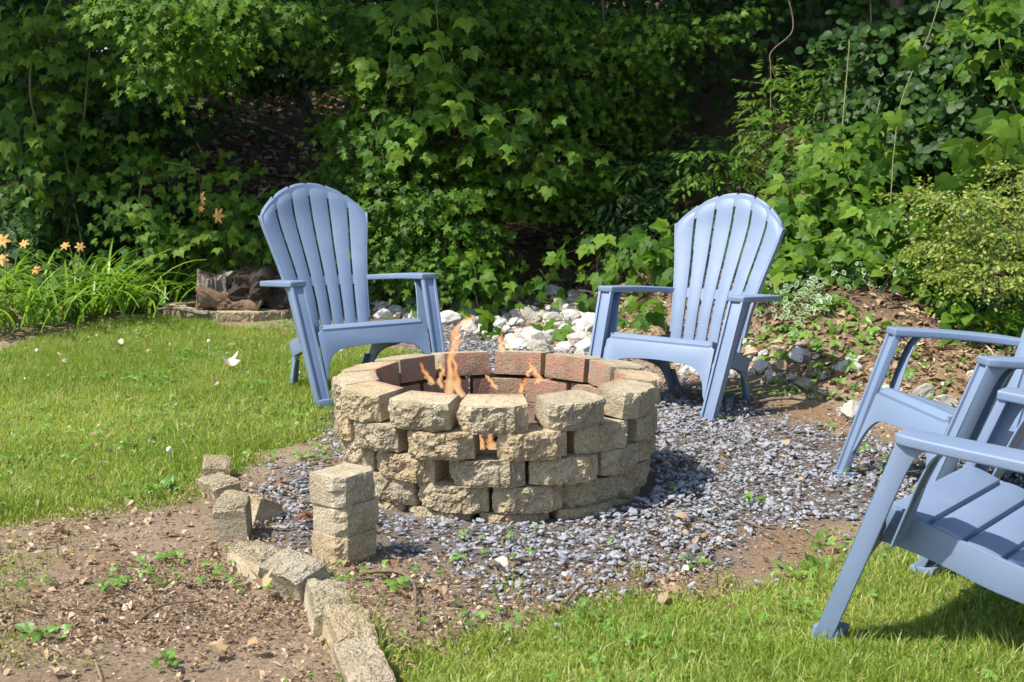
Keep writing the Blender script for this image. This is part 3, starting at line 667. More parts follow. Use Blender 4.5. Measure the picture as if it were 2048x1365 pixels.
rocks(14, [(1130, 640), (1200, 640), (1200, 716), (1120, 712)], .05, .13)
rocks(40, [(1480, 670), (1560, 660), (1690, 730), (1840, 790), (1900, 850), (1750, 830), (1620, 800), (1480, 770)], .022, .075)
rocks(36, [(1480, 700), (1900, 760), (1990, 830), (1850, 860), (1640, 830)], .012, .04)
rocks(50, [(900, 600), (1200, 590), (1330, 640), (1330, 720), (1180, 720), (900, 660)], .012, .04)
rocks(14, [(1320, 720), (1400, 730), (1480, 760), (1400, 760)], .03, .07)
rocks(10, [(1880, 800), (2048, 860), (2040, 900), (1900, 850)], .03, .06)
for (u, v, s, lab) in ((1703, 838, .072, 'largest blocky white rock on the gravel edge left of the sideways blue chair'), (1520, 745, .06, 'pointed white rock standing on the bank right of the far right chair')):
    p = G(u, v); o = obj('white_rock', RK[2], None, (p[0], p[1], p[2] + s * .35), (.3, -.2, 1.1), (s, s, s * 1.25)); tag(o, lab, 'rock')

# ------------------------------------------------------------------ chairs
def spl(pts, n=6):
    P = np.array([pts[0]] + list(pts) + [pts[-1]], float); out = []
    for i in range(1, len(P) - 2):
        for k in range(n):
            t = k / n; a, b, c, d = P[i - 1], P[i], P[i + 1], P[i + 2]
            out.append(.5 * ((2 * b) + (c - a) * t + (2 * a - 5 * b + 4 * c - d) * t * t + (3 * b - a - 3 * c + d) * t ** 3))
    out.append(P[-2]); return [tuple(q) for q in out]
def prism(bm, pts, ext, bev=.004):
    vs = [bm.verts.new(p) for p in pts]; f = bm.faces.new(vs); r = bmesh.ops.extrude_face_region(bm, geom=[f])
    nv = [g for g in r['geom'] if isinstance(g, bmesh.types.BMVert)]
    for v in nv: v.co += Vector(ext)
    return vs, nv
def fin(bm, name, parent, bev=.004, seg=2, smooth=True):
    bmesh.ops.recalc_face_normals(bm, faces=bm.faces[:])
    if bev:
        es = [e for e in bm.edges if len(e.link_faces) == 2 and e.calc_face_angle(0) > .6]
        bmesh.ops.bevel(bm, geom=es, offset=bev, segments=seg, affect='EDGES', clamp_overlap=True, profile=.6)
    me = bpy.data.meshes.new(name); bm.to_mesh(me); bm.free()
    if smooth:
        me.polygons.foreach_set('use_smooth', [True] * len(me.polygons)); me.set_sharp_from_angle(angle=rad(38))
    o = link(name, me, [M['blue']], parent); return o
yf = lambda z: .385 - .395 * z
zseat = lambda y: .352 - .30 * (.27 - y)
ZB = [.20, .30, .40, .50, .58, .65, .73, .80, .96]; WB = [.188, .192, .200, .216, .232, .248, .268, .281, .286]
YB = [-.165, -.195, -.228, -.272, -.310, -.345, -.382, -.412, -.460]
def wb(z): return np.interp(z, ZB, WB)
def yb(z): return np.interp(z, ZB, YB)
def ztop(f): return .800 + .150 * max(0., 1 - f * f) ** .9
def sheet_obj(name, parent, fa, fb, z0f, z1f, off, th, nz=22, nx=5, lip=False, gap=.0):
    V = []; fs = np.linspace(0, 1, nx)
    for side in (0, 1):
        for k in range(nz + 1):
            for i in range(nx):
                f = fa + (fb - fa) * fs[i]; z0 = z0f; z1 = z1f(f) if callable(z1f) else z1f
                if callable(z0f): z0 = z0f(f)
                t = k / nz; z = z0 + (z1 - z0) * t; g = gap * (1 if i == 0 else -1 if i == nx - 1 else 0)
                x = wb(z) * f + g; y = yb(z) + .55 * x * x + off - side * th
                rnd = .004 if i in (0, nx - 1) else 0
                if not side: y -= rnd
                if lip and t > .93: y -= .018 * ((t - .93) / .07) ** 2
                V.append((x, y, z))
    F = []; m = (nz + 1) * nx
    for k in range(nz):
        for i in range(nx - 1):
            a = k * nx + i; F.append((a, a + 1, a + nx + 1, a + nx)); F.append((m + a, m + a + nx, m + a + nx + 1, m + a + 1))
        a = k * nx; F.append((a, a + nx, m + a + nx, m + a)); a += nx - 1; F.append((a, m + a, m + a + nx, a + nx))
    for i in range(nx - 1): F.append((i, m + i, m + i + 1, i + 1)); a = nz * nx + i; F.append((a, a + 1, m + a + 1, m + a))
    me = bpy.data.meshes.new(name); me.from_pydata(V, [], F); me.update()
    bm = bmesh.new(); bm.from_mesh(me); bmesh.ops.recalc_face_normals(bm, faces=bm.faces[:]); bm.to_mesh(me); bm.free()
    me.polygons.foreach_set('use_smooth', [True] * len(me.polygons)); me.set_sharp_from_angle(angle=rad(40))
    return link(name, me, [M['blue']], parent)
def make_chair(label):
    t = empty('adirondack_chair', (0, 0, 0), label, 'chair', 'blue garden chairs around the fire pit')
    fr = [-1, -2 / 3, -1 / 3, 0, 1 / 3, 2 / 3, 1]
    for i in range(6):
        sheet_obj('back_slat', t, fr[i], fr[i + 1], .205, lambda f, i=i: ztop(f) - .002 * abs(f * 3 % 1 - .5), 0, .016, lip=True, gap=.0062)
    b = sheet_obj('back_band', t, -.985, .985, lambda f: ztop(f) - .062, lambda f: ztop(f) - .006, -.007, .010, 4, 25)
    sheet_obj('back_band', t, -.985, .985, .462, .505, -.007, .010, 3, 25)
    # slim turned back edge of the back, either side
    for s in (-1, 1):
        zz = np.linspace(.30, .80, 18); V = []
        for z in zz:
            x = wb(z) * s; y = yb(z) + .55 * x * x; V += [(x - s * .0065, y - .006, z), (x + s * .004, y - .006, z), (x + s * .004, y - .040, z), (x - s * .0065, y - .040, z)]
        F = [(4 * k + a, 4 * k + (a + 1) % 4, 4 * k + 4 + (a + 1) % 4, 4 * k + 4 + a) for k in range(17) for a in range(4)] + [(0, 1, 2, 3), (68, 71, 70, 69)]
        bm = bmesh.new(); me = bpy.data.meshes.new('x'); me.from_pydata(V, [], F); bm.from_mesh(me); bpy.data.meshes.remove(me); fin(bm, 'back_edge', t, .002, 1)
    for s in (-1, 1):
        # arm
        ol = [(.292, .182), (.368, .182)] + spl([(.378, .160), (.384, .08), (.382, -.04), (.370, -.16), (.345, -.245), (.290, -.300)], 4) + spl([(.225, -.300), (.208, -.262), (.236, -.20), (.264, -.12), (.280, -.02), (.288, .10)], 4)
        bm = bmesh.new(); zt = lambda y: .541 - .075 * (.19 - y) - .04 * max(0, (.0 - y)) ** 1.5
        vs, nv = prism(bm, [(s * x, y, zt(y)) for x, y in ol], (0, 0, -.026)); fin(bm, 'arm', t, .006, 3)
        xo = lambda z: .330 + .035 * min(z, .5) / .5; xi = lambda z: .268 + .030 * min(z, .5) / .5
        # front leg: side plate, recessed front plate, inner rib, foot
        bm = bmesh.new()
        pr = [(yf(.522), .522), (yf(.26), .26), (yf(0), .0), (yf(0) - .046, .0)] + spl([(yf(.02) - .047, .02), (yf(.14) - .048, .14), (yf(.26) - .050, .26), (yf(.38) - .050, .38), (yf(.47) - .054, .47), (yf(.50) - .070, .502), (yf(.512) - .10, .514)], 4)
        prism(bm, [(s * xo(z), y, z) for y, z in pr], (-s * .011, 0, 0))
        zz = [.522, .40, .26, .12, .03]
        prism(bm, [(s * (xo(z) - .010), yf(z) - .010, z) for z in zz] + [(s * xi(z), yf(z) - .010, z) for z in zz[::-1]], (0, -.010, -.003))
        prism(bm, [(s * xi(z), yf(z), z) for z in zz] + [(s * xi(z), yf(z) - .026, z) for z in zz[::-1]], (s * .010, 0, 0))
        prism(bm, [(s * (xo(0) - .002), yf(0) + .006, -.002), (s * (xi(0) - .004), yf(0) + .006, -.002), (s * (xi(0) - .004), yf(0) - .060, -.002), (s * (xo(0) - .002), yf(0) - .060, -.002)], (0, -.007, .034))
        fin(bm, 'front_leg', t, .0035, 2)
        # side rail and rear leg
        xr = .258
        bm = bmesh.new(); top = [(y, zseat(y) - .004) for y in (.245, .1, -.05, -.17)]
        prism(bm, [(s * (xr if y > 0 else xr + y * .16), y, z) for y, z in top + [(-.195, .205), (-.150, .150)] + spl([(-.10, .158), (-.02, .180), (.08, .212), (.17, .236), (.255, .25)], 3)], (-s * .014, 0, 0)); fin(bm, 'side_rail', t, .003, 2)
        bm = bmesh.new()
        prism(bm, [(s * (.2305 + (y * .16 if y < 0 else 0)), y, z) for y, z in [(.06, .270), (-.17, .208)] + spl([(-.195, .15), (-.228, .075), (-.262, 0)], 4) + spl([(-.212, 0), (-.176, .075), (-.135, .128), (-.06, .166), (.03, .195)], 4)], (s * .012, 0, 0))
        prism(bm, [(s * .2055, -.206, .12), (s * .196, -.261, 0), (s * .160, -.261, 0), (s * .172, -.206, .12)], (0, .008, 0))
        fin(bm, 'rear_leg', t, .003, 2)
        bm = bmesh.new()   # curved brace closing the post behind, from arm to seat rail
        q = spl([(.062, .514), (.098, .482), (.128, .425), (.155, .355), (.182, .285), (.190, .262)], 5)
        bi = lambda z: .262 + .040 * (z - .262) / .25
        prism(bm, [(s * (xo(z) - .010), y, z) for y, z in q] + [(s * bi(z), y, z) for y, z in q[::-1]], (0, .006, .002)); fin(bm, 'arm_brace', t, .002, 1)
    # seat slats
    ys = [.222, .140, .055, -.035, -.118, -.192]
    for i in range(5):
        y0, y1 = ys[i] - (.007 if i else -.032), ys[i + 1] + .007
        bm = bmesh.new(); prof = []
        n = 5; ups = np.linspace(0, 1, n)
        P = [(y0 + (y1 - y0) * a, zseat(y0 + (y1 - y0) * a) + .004 * math.sin(a * math.pi) + (.0 if i else -.020 * max(0, .28 - a) ** 1.6 / .13)) for a in ups]
        hw = lambda y: .250 + min(0, y) * .30 if y < 0 else .250
        rows_ = []
        for y, z in P: rows_.append([bm.verts.new((-hw(y), y, z)), bm.verts.new((hw(y), y, z)), bm.verts.new((hw(y), y, z - .020)), bm.verts.new((-hw(y), y, z - .020))])
        for a, b in zip(rows_[:-1], rows_[1:]):
            for k in range(4): bm.faces.new((a[k], a[(k + 1) % 4], b[(k + 1) % 4], b[k]))
        bm.faces.new(rows_[0]); bm.faces.new(rows_[-1][::-1]); fin(bm, 'seat_slat', t, .003, 2)
    bm = bmesh.new()   # thin shelf the seat slats stand up from
    prism(bm, [(-.252, .23, zseat(.23) - .013), (.252, .23, zseat(.23) - .013), (.252, 0, zseat(0) - .013), (.196, -.19, zseat(-.19) - .013), (-.196, -.19, zseat(-.19) - .013), (-.252, 0, zseat(0) - .013)], (0, 0, -.004)); fin(bm, 'seat_pan', t, 0)
    bm = bmesh.new()   # arched apron under the seat front
    w = .272; lo = spl([(-w + .012, .12), (-w + .030, .175), (-w + .065, .218), (-w + .12, .238), (0, .246), (w - .12, .238), (w - .065, .218), (w - .030, .175), (w - .012, .12)], 4)
    pts = [(-w, .10), (-w, .312)] + [(-w + .02, .322), (w - .02, .322)] + [(w, .312), (w, .10)] + [(a, b) for a, b in lo[::-1]]
    prism(bm, [(a, yf(b) - .006, b) for a, b in pts], (0, -.012, -.002)); fin(bm, 'apron', t, .003, 2)
    return t
chair = make_chair('left rear blue resin adirondack chair standing on the grass behind the fire pit')
def dup(root, label):
    r = root.copy(); col.objects.link(r); r['label'] = label
    for ch in list(root.children):
        c = ch.copy(); col.objects.link(c); c.parent = r
    return r
cb = dup(chair, 'right rear blue resin adirondack chair on the gravel facing left toward the fire pit')
cc = dup(chair, 'blue resin chair seen from its side at the right edge, partly behind the nearest chair')
cd = dup(chair, 'nearest blue resin chair, cut off by the right edge, front leg standing in the grass')
for o, (x, y, a, z) in ((chair, (-.766, 6.472, 31.6, .012)), (cb, (.799, 6.253, -35.9, -.028)), (cc, (1.582, 4.59, -80.7, -.02)), (cd, (1.231, 3.224, -128.2, 0))):
    o.location = (x, y, z); o.rotation_euler = (0, 0, rad(a + 180))
# ------------------------------------------------------------------ vegetation
_lm = {}
def leaf_mesh(tpl, i, mats):
    k = (tpl, i, mats)
    if k not in _lm:
        V, T = TPL[tpl][i] if tpl != 'vinca' else (VIN[0], VIN[1])
        me = np_mesh('leaf', V, T, None, False, VIN[2] if tpl == 'vinca' else None)
        for m in mats: me.materials.append(M[m])
        _lm[k] = me
    return _lm[k]
# variegated leaf: green middle with a pale rim (second material)
def vin():
    V, T = sheet(OVAL, .2, .15); o = V[1:]; c = V[0]; inner = c + (o - c) * .74; n = len(o)
    W = np.concatenate([[c], inner, o]); T1 = [(0, 1 + i, 1 + (i + 1) % n) for i in range(n)]; T2 = []
    for i in range(n):
        k = (i + 1) % n; T2 += [(1 + i, 1 + n + i, 1 + n + k), (1 + i, 1 + n + k, 1 + k)]
    return W, np.array(T1 + T2), np.array([0] * n + [1] * (2 * n))
VIN = vin(); TPL['vinca'] = [(VIN[0], VIN[1])] * 2
def plant(name, label, cat, base, P, D, N, S, tpl, mats, stems=(), nobj=0, stemmat='twig', group=None, twigs=None, trunk='stem'):
    """one thing: an Empty at its base, stems, up to nobj single leaves (the ones seen best) and the rest as foliage"""
    base = np.asarray(base, float); t = empty(name, tuple(base), label, cat, group)
    for s in stems:
        pts, r = s; V, T = tube(pts, r, 7); link(trunk, np_mesh(trunk, V - base, T, None, True), [M[stemmat]], t)
    n = len(P); pick = np.zeros(n, bool)
    if nobj and n:
        u, v, d = proj(P); ok = (d > .3) & (u > -10) & (u < 2058) & (v > -10) & (v < 1375)
        cell = (u // 26).astype(int) * 1000 + (v // 26).astype(int); order = np.argsort(d); seen = set(); got = []
        for i in order:
            if ok[i] and cell[i] not in seen: seen.add(cell[i]); got.append(i)
        got = sorted(got, key=lambda i: -S[i] / d[i])[:nobj]; pick[got] = True
        Dn = nrm(D); X = nrm(np.cross(Dn, N)); Nn = np.cross(X, Dn)
        for j, i in enumerate(got):
            me = leaf_mesh(tpl, j % len(TPL[tpl]), mats); o = bpy.data.objects.new('leaf', me); col.objects.link(o); o.parent = t
            A, B, C = X[i] * S[i], Dn[i] * S[i], Nn[i] * S[i]; q = P[i] - base
            o.matrix_local = Matrix(((A[0], B[0], C[0], q[0]), (A[1], B[1], C[1], q[1]), (A[2], B[2], C[2], q[2]), (0, 0, 0, 1)))
    a = Acc(); r = ~pick; P, D, N, S = P[r], D[r], N[r], S[r]; n = len(P); L = TPL[tpl]
    if n:
        for i in range(len(L)):
            k = np.arange(n) % len(L) == i; a.place(L[i], P[k], D[k], N[k], S[k], rng.random(k.sum()))
        if tpl == 'vinca': a.M = [np.tile(VIN[2], len(m) // len(VIN[2])) for m in a.M]
        a.build('foliage', [M[m] for m in mats], t, base, kind='stuff')
    if twigs is not None and len(twigs[0]):
        A0, B0, w = twigs; k = len(A0); dr = nrm(B0 - A0); s = nrm(np.cross(dr, np.array([0., .3, 1]))); s2 = np.cross(dr, s); b = Acc()
        V = np.stack([A0 + s * w, A0 - s * w * .5 + s2 * w, A0 - s * w * .5 - s2 * w, B0], 1).reshape(-1, 3)
        T = (np.array([(0, 1, 3), (1, 2, 3), (2, 0, 3)])[None] + (np.arange(k) * 4)[:, None, None]).reshape(-1, 3)
        b.add(V - base, T); b.build('twigs', [M[stemmat]], t, None, kind='stuff')
    return t
def sprays(blobs, n, K, L, size, flat=.35, droop=.5, face=.6, jit=.4, clear=None):
    """leaf sprays through ellipsoids given as (u, v, Y, ru, rv, ry) ; returns leaves and twigs"""
    C = np.array([at(b[0], b[1], b[2]) for b in blobs]); R = np.array([(b[3] * b[2] / FPX, b[5], b[4] * b[2] / FPX) for b in blobs])
    vol = R[:, 0] * R[:, 2] * (1 + 0 * R[:, 1]); w = vol / vol.sum(); bi = rng.choice(len(blobs), n, p=w)
    d = nrm(rng.normal(size=(n, 3))); r = rng.random(n) ** .45
    O = C[bi] + d * R[bi] * r[:, None]
    keep = O[:, 2] > H(O[:, 0], O[:, 1]) + .03; O = O[keep]; d = d[keep]; n = len(O)
    out = d * np.array([1, 1, flat]); out[:, 1] -= .35; out = nrm(out + rng.normal(0, .35, (n, 3)) * np.array([1, 1, .4])); out[:, 2] -= .15
    Ls = L * rng.uniform(.6, 1.2, n); side = nrm(np.cross(out, np.array([0, 0, 1.])))
    t = (np.arange(K) + .6) / K; sg = np.where(np.arange(K) % 2, 1., -1.)
    P = O[:, None] + out[:, None] * (t[None, :, None] * Ls[:, None, None]) ; P = P - np.array([0, 0, 1]) * (droop * .35 * t[None, :] ** 2 * Ls[:, None])[..., None]
    D = out[:, None] * .55 + side[:, None] * sg[None, :, None] * .75 + rng.normal(0, .25, (n, K, 3)); D[..., 2] -= droop
    D[:, -1] = out + np.array([0, 0, -droop * .6])
    N = np.array([0, -face, .75]) + d[:, None] * .25 * np.array([1, .4, .3]) + rng.normal(0, jit, (n, K, 3))
    S = rng.uniform(size[0], size[1], (n, K)) * (1.08 - .35 * t[None, :])
    P = P + side[:, None] * sg[None, :, None] * (.04 * size[1] / .08)
    tw = (O, O + out * Ls[:, None] - np.array([0, 0, 1]) * (droop * .35 * Ls)[:, None], .0016)
    P = P.reshape(-1, 3); D = D.reshape(-1, 3); N = N.reshape(-1, 3); S = S.ravel()
    k = P[:, 2] > H(P[:, 0], P[:, 1]) + .01
    if clear is not None:
        u, v, dd = proj(P)
        for (a, b, c, e, pr) in clear: k &= ~((u > a) & (u < c) & (v > b) & (v < e) & (rng.random(len(u)) < pr))
    return P[k], D[k], N[k], S[k], tw
def cover(poly, n, size, hmax, up=.8, jit=.4):
    pl = gpoly(poly); a = np.array(pl); x = rng.uniform(a[:, 0].min(), a[:, 0].max(), n * 3); y = rng.uniform(a[:, 1].min(), a[:, 1].max(), n * 3)
    c = n2(x, y, 3.5, 3, 41.); k = inpoly(x, y, pl) & (rng.random(n * 3) < .55 + 1.2 * c); x = x[k][:n]; y = y[k][:n]; n = len(x)
    h = rng.random(n) * hmax * (.5 + np.clip(.5 + n2(x, y, 2.5, 2, 77.), 0, 1))
    P = np.stack([x, y, H(x, y) + .015 + h], 1); D = np.stack([rng.normal(0, .8, n), rng.normal(-.5, .6, n), rng.normal(-.25, .25, n)], 1)
    N = np.stack([rng.normal(0, jit, n), -.45 + rng.normal(0, jit, n), np.full(n, up)], 1)
    return P, D, N, rng.uniform(size[0], size[1], n)
def stem(*pts, r=(.01, .006), n=6):
    """a bent stem through points given as (u, v, Y)"""
    P = np.array([at(*p) for p in pts]); q = np.array(spl([tuple(p) for p in P], n)) if len(P) > 1 else P
    q = q + .01 * np.stack([fbm(q * 5, 2), fbm(q * 5 + 9, 2), 0 * q[:, 0]], 1)
    return q, np.linspace(r[0], r[1], len(q))

# tall forest trees: the trunks stand in the picture, the crowns shade the bank from above
def forest_tree(i, label, u, v, Y, r, lean, crown, nleaf, lowlimb=True):
    b = at(u, v, Y); b[2] = gz(b) - .05; top = np.array([b[0] + lean[0], b[1] + lean[1], 6.0]); cs = [np.array(c[:3]) for c in crown]
    q = np.linspace(0, 1, 14); pts = b + (top - b) * q[:, None] + .07 * np.stack([fbm(np.stack([q * 3, q * 0 + i, q * 0], 1)), fbm(np.stack([q * 3, q * 0 + i + 5, q * 0], 1)), 0 * q], 1)
    st = [(pts, r * (1.15 - .6 * q) + r * .5 * np.exp(-q * 22))]
    for c in cs:
        a = pts[9]; m = (a + c) / 2 + np.array([0, 0, .5]); st.append((np.array(spl([tuple(a), tuple(m), tuple(c)], 5)), np.linspace(r * .5, r * .15, 11)))
    P = []; 
    for c, R in [(np.array(c[:3]), c[3]) for c in crown]:
        m = int(nleaf * 1.2) // len(crown); d = nrm(rng.normal(size=(m // 6, 3))) * (rng.random((m // 6, 1)) ** .4) * np.array([R, R, R * .55]) + c
        P.append((d[:, None] + rng.normal(0, .16, (m // 6, 6, 3))).reshape(-1, 3))
    P = np.concatenate(P); n = len(P)
    D = nrm(rng.normal(size=(n, 3)) * np.array([1, 1, .4]) - np.array([0, 0, .4])); N = rng.normal(0, .35, (n, 3)) + np.array([0, 0, 1])
    plant('forest_tree', label, 'tree', b, P, D, N, rng.uniform(.14, .22, n), 'far', ('maple',), st, 0, 'bark', 'tall trees at the edge of the woods', None, 'trunk')
FT = [
 ('dark thick tree trunk in the shade left of the leaf covered slope', 388, 330, 12.0, .085, (-.3, -1.2), [(-2.9, 8.8, 6.8, 1.35), (-5.4, 9.6, 6.6, 1.9), (-1.6, 10.2, 7.2, 1.7)], 7200),
 ('pale slender leaning trunk above the leaf covered slope', 648, 215, 16.5, .07, (-1.6, -2), [(-1.2, 12.2, 6.8, 2.2)], 3600),
 ('thin straight young trunk in the shade at the far left', 312, 300, 13.0, .03, (.1, -.5), [(-4.6, 12, 6.2, 1.8)], 2600),
 ('crooked dark trunk behind the bright hanging maple branch', 140, 330, 13.8, .07, (.5, -1.5), [(-5.4, 9.6, 6.4, 2.0)], 3000),
 ('twin of the leaning trunk, thinner and closer to the big maple bush', 690, 260, 14.5, .032, (.4, -1.5), [(.6, 11.4, 6.6, 1.9)], 3200),
 ('dark trunk deep in the woods above the far right chair', 1440, 200, 15.5, .11, (.4, -2.5), [(2.2, 12.3, 6.8, 2.2), (1.4, 10.2, 7.4, 1.5)], 5600),
 ('thin dark trunk deep in the woods right of the big maple bush', 1275, 250, 13.2, .045, (-.4, -1.5), [(-.2, 10.0, 7.2, 1.6)], 3000),
 ('vine wrapped trunk rising from the right hand bank', 1765, 330, 9.9, .05, (.2, -.6), [(.3, 8.2, 7.0, 1.0), (2.6, 8.9, 6.0, 1.7), (4.2, 9.8, 6.4, 1.9)], 7800),
 ('shaded trunk at the back right corner behind the round leafed vines', 1990, 200, 13.0, .08, (.2, -1), [(5.2, 12.2, 7, 2.2)], 2600),
 ('faint grey trunk far back between the slope and the leaning trunk', 500, 190, 19.0, .08, (.2, -1), [(-4.4, 13.2, 6.8, 2.2), (-3.6, 16, 7, 2.4), (-6.0, 14.5, 6.8, 2.2)], 7400),
]
for i, (lab, u, v, Y, r, ln, cr, nl) in enumerate(FT): forest_tree(i, lab, u, v, Y, r, ln, cr, nl)

# the far woods read as one mass
fa = Acc()
def mass(n, x0, x1, y0, y1, z0, z1, s0, s1, tp='far', thr=-.25):
    x = rng.uniform(x0, x1, n); y = rng.uniform(y0, y1, n); z = z0 + (z1 - z0) * rng.random(n); z = z + H(x, y)
    k = fbm(np.stack([x * .8, y * .8, z * 1.1], 1), 3) > thr; x, y, z = x[k], y[k], z[k]; n = len(x)
    D = rng.normal(size=(n, 3)) * np.array([1, .6, .4]) - np.array([0, .3, .5]); N = rng.normal(0, .4, (n, 3)) + np.array([0, -.5, .8])
    for i in range(2):
        q = np.arange(n) % 2 == i; fa.place(TPL[tp][i], np.stack([x, y, z], 1)[q], D[q], N[q], rng.uniform(s0, s1, q.sum()), rng.random(q.sum()))
mass(26000, -16, 16, 21, 27, 0, 9, .25, .5, thr=-.5)
mass(9000, -14, -2.5, 14, 19, .3, 3.2, .10, .2, thr=-.05)
mass(5000, -4, 1, 18, 21, .1, 2.6, .10, .2, thr=0.05)
mass(26000, .2, 8, 10.9, 17, 0, 3.0, .07, .14, thr=-.2)
mass(7000, -9, -3.4, 10.5, 14, 0, 2.6, .08, .15, thr=-.1)
mass(8000, -16, -6, 9.5, 21, 1, 8, .25, .5, thr=-.2); mass(9000, 5.5, 16, 4, 21, 0, 8, .25, .5, thr=-.2)
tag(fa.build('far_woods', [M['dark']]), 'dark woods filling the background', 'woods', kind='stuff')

# big maple in the middle
B = [(700, 430, 9.6, 90, 110, .5), (745, 280, 9.9, 100, 110, .6), (850, 150, 10.2, 140, 120, .8), (860, 430, 9.5, 150, 120, .55), (1050, 340, 9.9, 150, 100, .6), (1080, 150, 10.5, 170, 130, .8), (840, 540, 9.2, 95, 70, .35), (1130, 400, 9.9, 75, 60, .4), (960, 30, 10.5, 200, 90, .8), (735, 70, 10.2, 100, 90, .6), (950, 470, 9.4, 70, 60, .3)]; B[6] = (840, 515, 9.3, 90, 60, .3)
P, D, N, S, tw = sprays(B, 1750, 8, .27, (.045, .085), clear=[(1000, 440, 1130, 570, .97), (860, 110, 960, 160, .6)])
gb = G(930, 590)
plant('maple_tree', 'broad bushy maple with drooping layers of star shaped leaves between the two rear chairs', 'maple tree', gb, P, D, N, S, 'maple', ('maple',),
      [stem((940, 590, 9.9), (900, 400, 10), (850, 200, 10.3), (800, -40, 10.5), r=(.035, .02)), stem((960, 590, 9.9), (1000, 400, 10.1), (1060, 180, 10.6), (1100, -40, 10.8), r=(.03, .015)), stem((900, 400, 10), (780, 330, 9.9), (690, 300, 9.8), r=(.012, .004)), stem((1000, 400, 10.1), (1120, 300, 10.1), (1230, 290, 10.1), r=(.012, .003)), stem((880, 300, 10.1), (960, 220, 10), (1040, 260, 9.8), r=(.01, .003))], 300, 'bark', None, tw, 'trunk')
# hanging maple branch at the top left
P, D, N, S, tw = sprays([(300, 30, 8.8, 70, 45, .3), (390, 70, 8.9, 60, 55, .3), (320, 120, 8.7, 28, 45, .12), (420, 110, 9.3, 60, 30, .25), (500, 20, 9.4, 110, 40, .4), (240, 10, 9, 60, 30, .3)], 330, 7, .26, (.045, .085), droop=.8)
t0 = at(388, -300, 11.5)
plant('maple_bough_tree', 'maple with a bright bough hanging down in the top left of the woods', 'maple tree', (at(455, 420, 11.6)[0], 11.6, gz((at(455, 420, 11.6)[0], 11.6))), P, D, N, S, 'maple', ('kudzu',),
      [stem((455, 400, 11.6), (440, 200, 11.4), (420, -60, 10.9), (400, -300, 10.4), r=(.03, .02)), stem((425, -120, 10.8), (380, -80, 9.6), (330, 20, 9.0), (318, 150, 8.7), r=(.012, .002)), stem((380, -80, 9.6), (420, 30, 9.3), (440, 100, 9.3), r=(.008, .002))], 160, 'bark', None, tw, 'trunk')
# bright maple bough at the top right of the middle
P, D, N, S, tw = sprays([(1290, 60, 10.2, 70, 35, .4), (1380, 70, 10.2, 70, 22, .3), (1470, 35, 10.2, 40, 14, .2), (1220, 110, 10.3, 80, 50, .5), (1290, 130, 10.3, 50, 30, .3), (1180, 230, 10.4, 110, 50, .5), (1270, 230, 10.6, 80, 60, .5)], 380, 7, .24, (.04, .075))
plant('maple_sapling', 'slender maple sapling reaching a bright flat branch to the right over dark woods', 'maple tree', G(1240, 440), P, D, N, S, 'maple', ('kudzu',),
      [stem((1240, 420, 10.4), (1225, 250, 10.5), (1210, 60, 10.5), (1200, -90, 10.5), r=(.02, .01)), stem((1215, 130, 10.5), (1330, 80, 10.3), (1490, 30, 10.2), r=(.008, .002))], 160, 'bark', None, tw, 'trunk')

def kud(label, blobs, n, stems, nobj=120, size=(.065, .115), K=4, mats=('kudzu',), tpl='kudzu', base=None, name='kudzu_vine', cat='vine', L=.36, extra=None, **k):
    P, D, N, S, tw = sprays(blobs, n, K, L, size, face=.85, jit=.3, droop=.6, **k)
    if extra is not None:
        P, D, N, S = (np.concatenate([a, b]) for a, b in zip((P, D, N, S), extra))
    plant(name, label, cat, base if base is not None else G(blobs[0][0], min(blobs[0][1] + blobs[0][4], 690)), P, D, N, S, tpl, mats, stems, nobj, 'vine_stem', None, tw)
def hang(pts, size):       # single compound leaves at given points (u, v, Y)
    P = np.array([at(*p) for p in pts]); n = len(P)
    return P, np.stack([rng.normal(0, .35, n), rng.normal(-.2, .2, n), np.full(n, -1.)], 1), np.stack([rng.normal(0, .25, n), np.full(n, -1.), rng.uniform(.3, .7, n)], 1), np.full(n, size) * rng.uniform(.85, 1.1, n)
# left woods
kud('kudzu with three part leaves climbing at the far left edge of the woods', [(60, 330, 9.8, 100, 90, .4), (150, 330, 9.9, 60, 60, .3), (40, 200, 10, 80, 80, .4), (150, 110, 10.2, 110, 70, .5), (60, 40, 10.2, 80, 60, .4)], 120, [stem((60, 560, 9.6), (90, 350, 9.8), (60, 150, 10), (110, -30, 10.2)), stem((120, 560, 9.8), (160, 300, 10), (180, 100, 10.2))], 130, (.05, .10))
kud('kudzu strand with shaded leaves over the dark gap left of the leafy slope', [(330, 330, 9.9, 70, 22, .3), (400, 345, 9.7, 50, 20, .2), (250, 300, 10.1, 60, 40, .3), (270, 420, 9.6, 45, 55, .25), (300, 500, 9.5, 45, 50, .25)], 62, [stem((280, 590, 9.5), (275, 440, 9.6), (300, 330, 9.9), (400, 340, 9.7)), stem((180, 560, 9.7), (150, 420, 9.8), (130, 300, 10))], 110, (.05, .085))
P, D, N, S, tw = sprays([(150, 400, 10.4, 150, 120, .6), (230, 230, 10.8, 170, 110, .7), (480, 100, 11.5, 160, 90, .7), (90, 470, 9.9, 90, 60, .4), (560, 60, 12, 90, 60, .6), (40, 420, 9.5, 40, 40, .2)], 560, 7, .26, (.05, .09))
plant('understory_shrub', 'dark shaded understory shrub filling the left woods behind the kudzu', 'shrub', G(180, 560), P, D, N, S, 'maple', ('dark',), [stem((180, 560, 10.4), (170, 380, 10.5), (240, 150, 10.9), r=(.015, .006)), stem((190, 560, 10.4), (110, 400, 10.3), (60, 200, 10.4), r=(.012, .005)), stem((260, 470, 11), (420, 200, 11.4), (520, 60, 11.6), r=(.012, .004))], 200, 'bark', None, tw, 'trunk')
